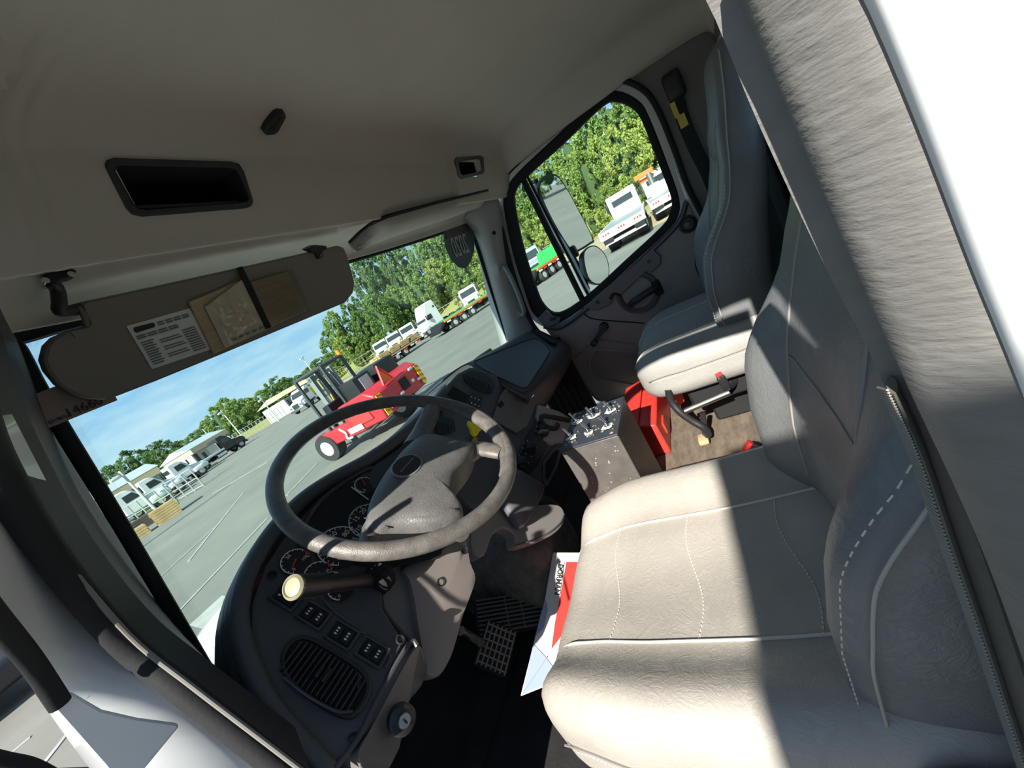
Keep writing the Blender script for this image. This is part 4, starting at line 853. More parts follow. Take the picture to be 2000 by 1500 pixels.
# ================================================================== seats
def seat(nm, label, cx, cy, zt, hx, hy, b0, bh, bol, leaM, back_y, top_in, mirror=1, wk=1.):
    S = thing(nm, label, 'car seat', (cx, cy, -.93))
    def F(p):
        x, y, z = p
        k = sstep(.25*hy, hy, y); X_ = x*(1-.10*k); up = sstep(-.02, .05, z)
        dz = up*(bol*sstep(.47*hx, .85*hx, abs(x))-.012*(1-sstep(.0, .5*hx, abs(x)))-.020*sstep(.45*hy, hy, y)+.012*sstep(-.2*hy, -hy, y))
        return np.array([cx+X_, cy+y-.03*(1-(1-abs(x/hx)**2.2))*k, zt-.075+z+dz])
    cu = obj('cushion', rbox((hx, hy, .075), .055, 26, F), leaM, S, auto=0)
    q = .475*hx
    for s in (-1, 1):
        obj('piping', tube(smooth_path([F((s*q, t_, .0765)) for t_ in np.linspace(-hy*.9, hy*.80, 14)]+[F((s*q, hy*.93, .060)), F((s*q, hy+.001, .035))], 3), .0022, 8), mat('piping_vinyl', (.60, .565, .50), .5), cu)
    V = []
    for t_ in (-.52, .02, .52):
        for k in range(34):
            u0 = -q+2*q*k/34; V.append(tube([F((u0, t_*hy+.01*math.sin(3*u0/q), .0758)), F((u0+q*.034, t_*hy+.01*math.sin(3*u0/q), .0758))], .0011, 4))
    for k in range(60):
        u0 = -hy*.9+1.75*hy*k/60; V.append(tube([F((-hx-.0006, u0, .004)), F((-hx-.0006, u0+hy*.016, .004))], .0013, 4))
    obj('stitching', join(*V), 'stitch', cu, smooth=False, kind='stuff')
    obj('side_seam', tube([F((-hx-.001, t_, .012)) for t_ in np.linspace(-hy*.9, hy*.9, 30)], .0018, 6), mat('seam_dark', (.16, .15, .14), .6), cu)
    # backrest
    ws_ = [(0, .90), (.2, 1.0), (.42, 1.0), (.56, .90), (.68, .70), (.80, .58), (.92, .55), (1.0, .46)]
    hb = hx*.97
    def B(p):
        u, t_, h = p; s = np.clip((h+.4)/.8, 0, 1)
        wv = np.interp(s, [a for a, _ in ws_], [b for _, b in ws_])
        yf = np.interp(s, [0, .2, .4, .6, .8, 1.0], [back_y, back_y-.01, back_y-.045, back_y-.095, back_y-.135, back_y-.165])
        fr = sstep(-.02, .055, t_); k = abs(u)/hb
        t_ = t_*(1-.30*sstep(.45, .9, s))
        y = yf-.05+t_+fr*(.058*sstep(.42, .85, k)*(1-sstep(.30, .52, s))+.016*(sstep(.60, .75, s))*(1-k*k)-.010*(1-sstep(0, .5, k))*(1-sstep(.5, .7, s)))
        return np.array([cx+u*wv+top_in*sstep(.4, .8, s), y, b0+bh*s])
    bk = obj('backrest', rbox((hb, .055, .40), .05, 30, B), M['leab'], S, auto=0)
    for s in (-1, 1):
        obj('piping', tube(smooth_path([B((s*hb*.50, .0555, h)) for h in np.linspace(-.34, .12, 12)]+[B((s*hb*.55, .0555, .16)), B((s*hb*.70, .0545, .20)), B((s*hb*.86, .045, .24)), B((s*hb*.9, .040, .36))], 3), .0022, 8), mat('back_seam', (.26, .25, .24), .55), bk)
        obj('edge_piping', tube(smooth_path([B((s*hb*.995, .040, h)) for h in np.linspace(-.36, .37, 24)], 3), .0017, 8), mat('back_piping', (.40, .38, .35), .5), bk)
    for h in (-.14, .10):
        obj('cross_seam', tube([B((u, .0555, h+.05*abs(u)/hb)) for u in np.linspace(-hb*.5, hb*.5, 14)], .0016, 6), mat('back_seam', (.26, .25, .24)), bk)
    V = []
    for k in range(40):
        h = -.36+.40*k/40; V.append(tube([B((-hb*.93, .051, h)), B((-hb*.93, .051, h+.0055))], .0009, 4))
    obj('stitching', join(*V), 'stitch', bk, smooth=False, kind='stuff')
    return S, F, B
DS, DF, DB = seat('driver_chair', 'grey vinyl driver seat with cream piping, wide and half sunlit', .535, .185, -.585, .268, .285, -.60, .78, .040, M['lea'], -.03, 0.)
obj('seat_base', rbox((.20, .20, .085), .03, 6, lambda p: (p[0]+.54, p[1]+.16, p[2]-.80)), 'blackm', DS)
obj('pedestal', box((.54, .14, -.90), (.34, .34, .10)), 'blackm', DS, bevel=.01)
obj('side_valance', rbox((.03, .10, .045), .025, 6, lambda p: (p[0]+.262, p[1]-.045, p[2]-.66)), 'black', DS)
obj('recliner_cover', lathe([(.05, 0), (.045, .02), (.02, .03), (.0005, .03)], (.265, -.04, -.60), (-1, 0, 0), 24), 'black', DS)
PS, PF, PB = seat('passenger_chair', 'grey vinyl passenger seat by the far door, mostly in shade', 1.425, .09, -.452, .255, .225, -.47, .685, .012, M['leap'], -.03, .05)
fr = smooth_path([X(1305, 760, 1.19), X(1312, 785, 1.19), X(1330, 806, 1.18), X(1352, 822, 1.175), X(1375, 836, 1.17), X(1383, 850, 1.18)], 6)
obj('frame_tube', tube(fr, .0115, 12), 'black', PS)
obj('frame_bar', tube([X(1338, 803, 1.172), X(1425, 766, 1.172)], .0095, 12), 'steel', PS)
obj('frame_rod', tube(smooth_path([X(1328, 750, 1.25), X(1352, 772, 1.25), X(1362, 783, 1.24), X(1366, 795, 1.22)], 5), .005, 8), 'steel', PS)
obj('frame_leg', tube([X(1372, 806, 1.20), X(1378, 850, 1.20)], .009, 8), 'black', PS)
obj('frame_foot', rbox((.022, .016, .010), .006, 4, lambda p: p+X(1374, 858, 1.19)), mat('rusty_foot', (.45, .33, .18), .7), PS)
obj('under_frame', box((1.43, .03, -.62), (.40, .30, .10)), 'blackm', PS, bevel=.01)
obj('seat_post', box((1.44, .02, -.73), (.26, .24, .12)), 'blackm', PS, bevel=.01)
# buckles
def buckle(px, py, x, label, d, end, ln=.09, k=1.):
    c = X(px, py, x); d = np.asarray(d, float); d /= np.linalg.norm(d); R = frame3(np.cross(d, [1, .2, 0]), d)
    t = thing('seat_belt_buckle', label, 'buckle', c)
    obj('housing', xf(rbox((.024*k, ln/2, .012*k), .006, 5, lambda p: p+np.array([0, -ln*.35, 0])), c, R), 'black', t)
    obj('release_button', xf(rbox((.019*k, .009, .0105*k), .003, 4, lambda p: p+np.array([0, ln*.135, .004])), c, R), 'red', t)
    lo = c+R @ np.array([0, -ln*.8, 0]); obj('stalk', tube(smooth_path([lo, lo*.5+np.array(end)*.5+np.array([0, 0, -.01]), np.array(end)], 5), .008, 8), 'blackm', t)
buckle(1473, 884, .83, 'black seat belt buckle with red button beside the driver cushion', (.05, .55, .55), (.72, -.06, -.76))
buckle(1408, 738, 1.150, 'small belt buckle with red button under the passenger seat edge', (-.1, .1, 1), (1.26, .03, -.62), .05, .5)
# passenger belt
PBt = thing('passenger_seat_belt', 'black passenger seat belt with yellow tag hanging from the rear pillar', 'seat belt', X(1340, 230, 1.78))
obj('guide', rbox((.022, .030, .045), .012, 6, lambda p: p+X(1316, 168, 1.785)), 'black', PBt)
bw = [X(1322, 190, 1.77), X(1335, 235, 1.765), X(1358, 290, 1.76), X(1385, 345, 1.755), X(1412, 420, 1.75)]
obj('webbing', tube(smooth_path(bw, 6), .022, 8, flat=(.10, (1, 0, 0))), 'rubber', PBt)
obj('yellow_tag', join(box(X(1318, 215, 1.758), (.003, .016, .05)), box(X(1333, 236, 1.756), (.003, .026, .042))), mat('yellow_tag', (.62, .48, .08), .6), PBt, smooth=False)
DBt = thing('driver_seat_belt', 'dark ribbed driver seat belt webbing along the near door pillar', 'seat belt', X(1900, 1150, .22))
bw = smooth_path([X(1742, 752, .222), X(1800, 880, .222), X(1860, 1058, .222), X(1920, 1230, .222), X(1976, 1400, .222), X(2030, 1560, .222)], 8)
obj('webbing', tube(bw, .0085, 8, flat=(.25, (.3, 1, 0))), mat('webbing_tan', (.16, .15, .135), .7, .8, 1.0, bdist=.002), DBt)
V = []
for k in range(len(bw)*3-3):
    t_ = k/(len(bw)*3-3)*(len(bw)-1); i = int(t_); p = bw[i]*(1-(t_-i))+bw[i+1]*(t_-i)
    V.append(tube([p+np.array([-.008, .004, .003]), p+np.array([.006, .004, -.003])], .0007, 4))
obj('weave', join(*V), mat('weave', (.30, .28, .25), .7), DBt, smooth=False)
# ================================================================== toggle switch box
BX = thing('switch_box', 'tall grey steel floor box with toggle switches on its worn black top', 'switch box', (.97, .40, -.79))
obj('case', box((.97, .40, -.635), (.20, .165, .30)), 'boxm', BX, bevel=.003)
tp_ = obj('top_plate', box((.97, .40, -.483), (.203, .168, .006)), 'boxt', BX, bevel=.0015)
for r_ in range(2):
    for k in range(3):
        c = np.array([.918+r_*.085, .458-k*.055, -.479])
        obj('worn_patch', prism([c+np.array([.016*math.cos(a)*(.7+.5*random.random()), .02*math.sin(a)*(.6+.6*random.random()), .001]) for a in np.linspace(0, 6.283, 9, endpoint=False)], (0, 0, .0006)), mat('bare_patch', (.55, .53, .48), .6), tp_, smooth=False)
        tg = obj('toggle', lathe([(.009, 0), (.009, .004), (.0055, .005), (.0055, .012), (.0005, .012)], c+np.array([0, 0, .001]), (0, 0, 1), 12), 'chrome', tp_)
        obj('toggle_lever', tube([c+np.array([0, 0, .010]), c+np.array([.004, .010, .034])], [.003, .0045], 10), 'chrome', tg)
        for j in range(2): obj('brass_screw', cyl(c+np.array([-.022+.044*j, -.018, .002]), (0, 0, 1), .003, .003, 8), mat('brass', (.75, .52, .22), .35, metal=.9), tp_)
# scuffed flecks of bare metal on the top and side
V = []
for k in range(46):
    u, v = random.random(), random.random(); c = np.array([.875+.19*u, .322+.155*v, -.4795]); s = .0015+.004*random.random()
    V.append(prism([c+s*np.array([math.cos(a)*(.5+random.random()), math.sin(a)*(.5+random.random()), 0]) for a in np.linspace(0, 6.28, 6, endpoint=False)], (0, 0, .0004)))
for k in range(22):
    u, v = random.random(), random.random(); c = np.array([.87, .325+.15*u, -.50-.14*v]); s = .0008+.0015*random.random()
    V.append(prism([c+s*np.array([0, math.cos(a), math.sin(a)]) for a in np.linspace(0, 6.28, 6, endpoint=False)], (-.0004, 0, 0)))
obj('paint_chips', join(*V), mat('chips', (.36, .34, .30), .6), BX, smooth=False, kind='stuff')
# ================================================================== red case on the riser
RC = thing('red_case', 'red plastic triangle-kit case lying on the dusty floor plate', 'case', (1.30, .36, -.79))
pr = [(.30, -.79), (.44, -.79), (.455, -.72), (.44, -.668), (.37, -.655), (.305, -.672)]
obj('body', prism([(1.20, a, b) for a, b in pr], (.36, 0, 0)), 'red', RC, bevel=.006)
obj('lid_rib', tube([(1.205, .36, -.652), (1.555, .36, -.652)], .004, 8), 'red', RC)
obj('latch', rbox((.03, .006, .022), .004, 4, lambda p: (p[0]+1.30, p[1]+.302, p[2]-.735)), 'red', RC)
R2 = thing('red_extinguisher_bracket', 'upright red plastic piece behind the seat frame tube', 'bracket', X(1325, 790, 1.34))
obj('plate', prism([X(*p, 1.33) for p in [(1308, 752), (1330, 750), (1338, 785), (1322, 798), (1312, 785)]], (.03, .01, 0)), 'red', R2, bevel=.004)
# ================================================================== paper parts bag by the seat
BN = np.array([-.15, -.45, .88]); BN /= np.linalg.norm(BN); BP = np.array([.60, .62, -.80])
def PB_(px, py, h=0.): return PN(px, py, BN, BP+BN*h)
PG = thing('parts_bag', 'white and blue parts bag with a red panel and printed lettering', 'bag', PB_(1075, 1220))
obj('sheet', prism([PB_(*p) for p in [(1080, 1079), (1150, 1079), (1150, 1330), (1092, 1328), (1017, 1358), (1034, 1290), (1046, 1240), (1064, 1172)]], -BN*.006), 'paper', PG, bevel=.001)
M['bagblue'] = mat('bag_blue', (.33, .40, .62), .6); M['bagred'] = mat('bag_red', (.72, .05, .04), .6)
obj('blue_panel', prism([PB_(*p, .0008) for p in [(1066, 1170), (1070, 1190), (1062, 1225), (1046, 1243), (1056, 1200)]], BN*.0006), 'bagblue', PG, smooth=False)
obj('blue_panel', prism([PB_(*p, .0008) for p in [(1042, 1258), (1066, 1284), (1092, 1318), (1092, 1327), (1020, 1356), (1034, 1292)]], BN*.0006), 'bagblue', PG, smooth=False)
obj('fold', tube([PB_(1020, 1357, .0015), PB_(1068, 1284, .0025)], .0012, 5), 'bagblue', PG)
obj('red_panel', prism([PB_(*p, .0008) for p in [(1106, 1098), (1150, 1098), (1150, 1230), (1098, 1240), (1077, 1268), (1084, 1215), (1095, 1160)]], BN*.0006), 'bagred', PG, smooth=False)
ex = PB_(1089, 1157, 0)-PB_(1096, 1105, 0); text('lettering', 'DORMAN', .020, PB_(1091, 1131, .0012), ex, np.cross(BN, ex), 'ink', PG, bold=.0004, xscale=1.0)
obj('underline', tube([PB_(1102, 1099, .001), PB_(1094, 1160, .001)], .0007, 4), 'ink', PG)
# ================================================================== hood outside the windshield, wiper
HD = obj('truck_hood', rbox((.62, .55, .06), .05, 10, lambda p: ((p[0]*(1-.18*(p[1]+.55)/1.1))+.97, p[1]+1.69, p[2]-.53-.10*(p[1]+.55)/1.1-.05*(p[0]/.62)**2)), 'white'); tag(HD, 'white hood of the truck just beyond the windshield', 'truck hood')
CWL = obj('cowl', rbox((.84, .075, .04), .03, 8, lambda p: (p[0]+.97, p[1]+1.085-.11*(p[0]/.86)**2, p[2]-.475)), 'white'); tag(CWL, 'white painted cowl strip at the foot of the windshield', 'cowl')
WPR = obj('windshield_wiper', tube(smooth_path([WS(898, 738, -.02), WS(926, 706, -.02), WS(958, 683, -.02)], 5), .008, 8), 'blackm'); tag(WPR, 'black wiper blade resting at the foot of the windshield', 'wiper')
# ================================================================== exterior mirror on the passenger door
MR = thing('side_mirror', 'tall black truck mirror with a separate round convex mirror below', 'mirror', X(1120, 560, 2.15))
def mglass(pts, x0, nrm, th=.05, back='black', nm='mirror_housing'):
    n_ = np.asarray(nrm, float); n_ /= np.linalg.norm(n_); p0 = X(*np.mean(pts, 0), x0)
    L = [PN(*p, n_, p0) for p in pts]; L = smooth_path(L, 4, True); c = np.mean(L, 0)
    h = obj(nm, loft([[c+(q-c)*.70-n_*th for q in L], [c+(q-c)*.95-n_*th*.7 for q in L], [c+(q-c)*1.06-n_*.01 for q in L], [c+(q-c)*1.06+n_*.004 for q in L], [c+(q-c)*1.0+n_*.003 for q in L]]), back, MR, auto=50)
    obj('mirror_glass', prism([q+n_*.001 for q in L], n_*.003), 'mirror', h, smooth=False)
    return h
mn = np.array([-.52, -.85, -.085])
mglass([(1055, 375), (1062, 350), (1084, 345), (1100, 362), (1118, 392), (1154, 462), (1150, 474), (1122, 490), (1112, 484), (1080, 432)], 2.12, mn, .10)
mglass([(1140, 500), (1150, 484), (1166, 484), (1182, 502), (1188, 530), (1182, 548), (1164, 554), (1148, 540)], 2.10, np.array([-.56, -.82, -.07]), .06)
obj('mirror_arm', tube(smooth_path([X(1040, 362, 2.02), X(1060, 410, 2.05), X(1095, 470, 2.05), X(1118, 510, 2.03), X(1142, 560, 2.0), X(1155, 580, 1.95)], 6), .014, 10), mat('mirror_arm_white', (.62, .63, .62), .4), MR)
obj('mirror_stay', tube(smooth_path([X(1045, 350, 2.1), X(1075, 420, 2.13), X(1112, 490, 2.13), X(1130, 520, 2.1), X(1148, 565, 2.02)], 6), .012, 10), 'black', MR)
obj('mirror_joint', rbox((.02, .02, .03), .01, 4, lambda p: p+X(1120, 492, 2.08)), 'black', MR)
# ================================================================== the yard outside
GZ = -2.15
def G(px, py): return Z(px, py, GZ)
def DP(px, py, depth):      # ground point seen in the direction of a pixel at a depth along the view axis
    d = ray(px, py); d = d/FPX*depth; return np.array([d[0], d[1], GZ])
def gnd(p): return np.array([p[0], p[1], GZ])
gs = [[(x, y, GZ) for x in np.linspace(-120, 260, 20)] for y in np.linspace(-160, 260, 22)]
gr = obj('ground', grid(gs), 'asphalt', kind='structure', smooth=False)
def strip(nm, a, b, w_, m, z=.012, par=gr):
    a, b = gnd(a), gnd(b); d = b-a; L = np.linalg.norm(d); n_ = np.array([-d[1], d[0], 0])/L*w_/2
    return obj(nm, prism([a-n_+np.array([0, 0, z]), b-n_+np.array([0, 0, z]), b+n_+np.array([0, 0, z]), a+n_+np.array([0, 0, z])], (0, 0, -.01)), m, par, smooth=False)
for a, b in [((368, 1097), (476, 962)), ((340, 1205), (523, 1012)), ((560, 968), (620, 905)), ((300, 1140), (420, 1030)), ((416, 964), (523, 902)), ((60, 1440), (0, 1490)), ((135, 1430), (80, 1500))]:
    strip('parking_line', G(*a), G(*b), .08, 'line')
# pale worn patch on the asphalt
strip('worn_patch', G(385, 1225), G(450, 1165), .8, mat('worn_asphalt', (.44, .43, .38), .9, var=.25, vscale=3.), .006)
# road verge, gravel and grass banks
def poly_ground(nm, pts, m, h=.02): return obj(nm, prism([gnd(p)+np.array([0, 0, h]) for p in pts], (0, 0, -.02)), m, gr, smooth=False)
poly_ground('gravel_strip', [DP(640, 742, 62), DP(760, 690, 58), DP(900, 600, 50), DP(1010, 520, 40), DP(1150, 480, 27), DP(1320, 400, 21), DP(1500, 300, 20), DP(1500, 200, 45), DP(1150, 380, 46), DP(1000, 470, 55), DP(800, 620, 66), DP(650, 725, 75)], 'gravel')
def bank(nm, inner, outer, h, n_=40):
    a = rs([gnd(p) for p in inner], n_); b = rs([gnd(p) for p in outer], n_); rows = []
    for k in range(6):
        t_ = k/5; rows.append([x*(1-t_)+y*t_+np.array([0, 0, h*sstep(0, 1, t_)+.12*math.sin(i*1.7+k*2.1)*t_]) for i, (x, y) in enumerate(zip(a, b))])
    return obj(nm, grid(rows), 'grass', gr)
bank('grass_bank', [DP(600, 778, 92), DP(650, 735, 83), DP(800, 640, 71), DP(920, 570, 58), DP(1040, 480, 45), DP(1150, 410, 40), DP(1300, 330, 38), DP(1500, 200, 38)], [DP(600, 778, 114), DP(650, 735, 104), DP(800, 640, 90), DP(920, 570, 76), DP(1040, 480, 62), DP(1150, 410, 58), DP(1300, 330, 58), DP(1500, 200, 60)], 2.6)
bank('grass_bank', [DP(120, 1090, 70), DP(280, 1010, 72), DP(420, 905, 74), DP(520, 830, 76), DP(610, 772, 78)], [DP(120, 1090, 100), DP(280, 1010, 100), DP(420, 905, 100), DP(520, 830, 100), DP(610, 772, 100)], 1.0)
poly_ground('lawn', [G(283, 1022), G(350, 985), G(342, 972), G(268, 1005)], mat('lawn', (.20, .30, .05), .95, .5, 3., var=.3, vscale=1.), .03)
# ------------------------------------------------------------------ trees
def leafmat(nm, c1, c2):
    m = bpy.data.materials.new(nm); m.use_nodes = True; t = m.node_tree; b = t.nodes['Principled BSDF']; b.inputs['Roughness'].default_value = .6
    c = N(t, 'ShaderNodeTexCoord'); n_ = N(t, 'ShaderNodeTexNoise', Scale=.55, Detail=5.); t.links.new(c.outputs['Object'], n_.inputs['Vector'])
    oi = N(t, 'ShaderNodeObjectInfo'); ad = N(t, 'ShaderNodeMath', operation='MULTIPLY_ADD'); ad.inputs[1].default_value = .30; ad.inputs[2].default_value = -.15
    t.links.new(oi.outputs['Random'], ad.inputs[0]); a2 = N(t, 'ShaderNodeMath', operation='ADD'); t.links.new(ad.outputs[0], a2.inputs[0]); t.links.new(n_.outputs['Fac'], a2.inputs[1])
    r = N(t, 'ShaderNodeValToRGB'); r.color_ramp.elements[0].position = .33; r.color_ramp.elements[1].position = .68; r.color_ramp.elements[0].color = (*c1, 1); r.color_ramp.elements[1].color = (*c2, 1)
    t.links.new(a2.outputs[0], r.inputs[0]); t.links.new(r.outputs[0], b.inputs['Base Color'])
    tl = N(t, 'ShaderNodeBsdfTranslucent'); t.links.new(r.outputs[0], tl.inputs[0]); mi = N(t, 'ShaderNodeMixShader'); mi.inputs[0].default_value = .28
    t.links.new(b.outputs[0], mi.inputs[1]); t.links.new(tl.outputs[0], mi.inputs[2]); t.links.new(mi.outputs[0], t.nodes['Material Output'].inputs[0]); MATS[nm] = m; return m
M['leafA'] = leafmat('broad_leaves', (.11, .19, .04), (.31, .41, .10)); M['leafB'] = leafmat('dark_leaves', (.075, .145, .045), (.21, .31, .09)); M['leafC'] = leafmat('yellow_green_leaves', (.18, .25, .045), (.43, .48, .125))
def crown(seed, clumps, per, shape, size):
    rng = np.random.RandomState(seed); V, F = [], []
    for _ in range(clumps):
        h = rng.rand(); a = rng.rand()*6.283; rad = shape(h)*(.70+.34*rng.rand()**.7)
        c = np.array([rad*math.cos(a), rad*math.sin(a), h]); cr = .10+.07*rng.rand()
        P = rng.randn(per, 3); P /= np.linalg.norm(P, axis=1)[:, None]; P = c+P*np.array([cr, cr, cr*.42])*(.5+.5*rng.rand(per, 1))
        for p in P:
            u = rng.randn(3); u /= np.linalg.norm(u); v = np.cross(u, rng.randn(3)); v /= np.linalg.norm(v)
            s = size*(.6+.8*rng.rand()); sz = np.array([1, 1, .42]); k = len(V)
            V += [p+(u*s)*sz, p+(v*s*.6)*sz, p-(u*s)*sz, p-(v*s*.6)*sz]; F.append((k, k+1, k+2, k+3))
    return V, F
# crowns are unit-sized: radius 1 x height 1, scaled per tree
shp_b = lambda h: .95*math.sin(math.pi*min(1, .10+.92*h)**.85)**.6
shp_c = lambda h: .90*(1-h)**.75+.06
VARS = []
for k in range(6):
    v, f = crown(11+k, 120 if k < 4 else 104, 56, shp_b if k % 3 else (lambda h: .9*math.sin(math.pi*(.06+.93*h))**.5), .046)
    v = np.array(v); me = bpy.data.meshes.new('crown'); me.from_pydata(v.tolist(), [], f)
    core = None; VARS.append(me)
TR = bpy.data.meshes.new('trunk'); tv, tf = tube([(0, 0, -.25), (.02, 0, .2), (0, .03, .6), (.02, .0, .9)], [.045, .035, .022, .006], 7); TR.from_pydata([tuple(p) for p in tv], [], tf); TR.materials.append(M['trunk'])
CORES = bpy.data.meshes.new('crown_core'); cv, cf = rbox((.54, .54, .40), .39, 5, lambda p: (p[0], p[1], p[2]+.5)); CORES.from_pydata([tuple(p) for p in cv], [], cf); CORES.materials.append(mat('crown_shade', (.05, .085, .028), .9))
TC = {}
def tree(pos, h, r, kind, leaf, label, group, base=.12, nm='tree'):
    t = thing(nm, label, 'tree' if nm == 'tree' else 'bush', pos, group)
    key = (kind, leaf)
    if key not in TC:
        me = VARS[kind].copy(); me.materials.clear(); me.materials.append(M[leaf]); TC[key] = me
    b = bpy.data.objects.new('foliage', TC[key]); COL.objects.link(b); b.parent = t; b.location = (0, 0, h*base); b.scale = (r, r, h*(1-base)); b.rotation_euler = (0, 0, random.random()*6.28)
    c = bpy.data.objects.new('dark_core', CORES); COL.objects.link(c); c.parent = t; c.location = (0, 0, h*base); c.scale = (r*.48, r*.48, h*(1-base)*.92)  # solid core; its dark colour paints the shade inside the crown
    k = bpy.data.objects.new('trunk', TR); COL.objects.link(k); k.parent = t; k.location = (0, 0, h*.24); k.scale = (h*.30, h*.30, h*.72)
    return t
TN = [0]
def tree_top(px, py, depth, r, kind, leaf, label, group, z0=0., base=.12):
    depth += (0, 7, 3.5, 10.5)[TN[0] % 4]*(1.15 if depth > 90 else .75); TN[0] += 1; r *= .72
    d = ray(px, py)/FPX*depth; h = d[2]-GZ-z0
    return tree((d[0], d[1], GZ+z0), h, r, kind, leaf, label, group, base)
L1 = 'dark leafy tree in the tall treeline seen through the windshield'; L2 = 'sunlit green tree in the woods behind the parked trucks'; L3 = 'rounded green tree on the far skyline behind the low buildings'; L4 = 'yellow-green bushy tree at the front of the woods'
rnd = random.Random(5)
for px, py, d, r in [(172, 942, 105, 5), (205, 912, 100, 6), (240, 884, 100, 6.5), (272, 880, 104, 6), (299, 868, 100, 6.5), (322, 882, 108, 6), (343, 864, 106, 6), (363, 869, 110, 6), (376, 846, 104, 5.5), (394, 824, 104, 6), (412, 798, 100, 6), (431, 780, 100, 6), (449, 786, 104, 6), (468, 782, 108, 6), (484, 779, 110, 6), (505, 763, 110, 6), (528, 742, 112, 6.5), (552, 742, 114, 6), (577, 735, 116, 6), (600, 718, 116, 7), (616, 702, 114, 7)]:
    tree_top(px, py, d, r, rnd.randrange(6), 'leafA' if rnd.random() < .45 else 'leafB', L3, 'trees on the far skyline', .6, .05)
for px, py, d, r in [(632, 650, 95, 5), (641, 612, 90, 5.5), (668, 575, 88, 5.5), (690, 512, 82, 5.5), (716, 494, 80, 5.5), (742, 486, 80, 5), (772, 484, 80, 5.5), (800, 462, 78, 5.5), (830, 442, 76, 6), (862, 424, 74, 6), (895, 404, 72, 6), (930, 388, 70, 6)]:
    tree_top(px, py, d, r, rnd.randrange(6), 'leafB' if rnd.random() < .6 else 'leafA', L1, 'tall treeline ahead', 1.5, .04)
for px, py, d, r in [(640, 690, 88, 4), (660, 650, 82, 4.5), (690, 610, 78, 4.5), (722, 578, 74, 4.5), (760, 560, 72, 4.5), (800, 540, 70, 4.5), (840, 510, 68, 4.5), (880, 490, 66, 4.5), (920, 460, 62, 4.5), (950, 440, 60, 4.5)]:
    tree_top(px, py, d, r, rnd.randrange(6), 'leafC' if rnd.random() < .45 else 'leafA', L4, 'bushy trees in front', 1.6, .02)
for px, py, d, r in [(970, 360, 66, 6), (1010, 330, 62, 6), (1050, 290, 60, 6), (1090, 250, 58, 6), (1130, 215, 57, 6), (1170, 180, 56, 6), (1210, 150, 56, 6), (1250, 130, 56, 6), (1290, 110, 57, 6), (1340, 80, 58, 6), (1390, 40, 60, 6)]:
    tree_top(px, py, d, r, rnd.randrange(6), 'leafC' if rnd.random() < .35 else 'leafA', L2, 'woods beside the passenger door', 1.4, .03)
for px, py, d, r in [(1000, 420, 54, 4), (1030, 390, 53, 4), (1062, 360, 52, 4), (1095, 330, 51, 4), (1128, 300, 50, 4), (1160, 275, 50, 4), (1195, 250, 50, 4), (1228, 235, 50, 4), (1262, 225, 50, 4), (1300, 215, 51, 4)]:
    tree_top(px, py, d, r, rnd.randrange(6), 'leafC' if rnd.random() < .6 else 'leafA', L4, 'bushy trees in front', 1.2, .0)
for x_, y_ in [(62, -22), (56, -34), (48, -46), (40, -58), (30, -66), (20, -70), (10, -74), (66, -12)]:
    tree((x_, y_, GZ), 13+rnd.random()*4, 6.5, rnd.randrange(6), 'leafA', L2, 'woods beside the passenger door', .03)
# low scrub on the bank
for px, py, d in [(655, 722, 88), (697, 690, 82), (735, 668, 79), (775, 645, 76), (892, 560, 65), (940, 530, 60), (1008, 478, 51), (1050, 452, 47), (1096, 428, 45), (1140, 402, 43), (1184, 385, 43), (1236, 330, 43), (1290, 315, 43)]:
    p = DP(px, py, d); tree((p[0], p[1], GZ+.35), 2.6+rnd.random()*1.4, 1.7, rnd.randrange(6), 'leafC', 'low yellow-green scrub growing on the grass bank', 'scrub on the bank', 0., 'bush')
# ------------------------------------------------------------------ light poles
def vtop(base, px, py):
    d = ray(px, py); s = math.hypot(base[0], base[1])/math.hypot(d[0], d[1]); return d[2]*s
def pole(bp, tp, dep, label, head=True):
    b = DP(*bp, dep); z = vtop(b, *tp); t = thing('light_pole', label, 'pole', b)
    obj('shaft', tube([b, (b[0], b[1], z)], [.11, .08], 8), mat('pole_grey', (.55, .55, .52), .6), t)
    if head:
        obj('cross_arm', box((b[0], b[1], z-.2), (1.0, .10, .10)), 'fence', t); obj('lamp_head', rbox((.30, .18, .12), .08, 4, lambda p: p+np.array([b[0]-.5, b[1]-.2, z-.35])), 'printw', t)
pole((314, 1006), (234, 919), 28, 'tall pale light pole beside the lumber stacks')
pole((478, 858), (430, 802), 62, 'light pole with a white lamp, behind the long fence')
pole((538, 814), (504, 780), 66, 'slim light pole near the parked pickup', True)
pole((420, 866), (397, 838), 80, 'short pole behind the low dark-roofed building', False)
bp0 = G(258, 1083); bo0 = obj('shadow_post', tube([bp0, bp0+np.array([0, 0, 3.2])], [.16, .10], 10), mat('pole_grey', (.55, .55, .52), .6)); tag(bo0, 'unseen post behind the near windshield pillar, added to cast the yard shadow', 'post')  # stand-in caster, added only for the long shadow over the asphalt
pole((612, 728), (582, 700), 74, 'distant utility pole with a cross arm above the trees')
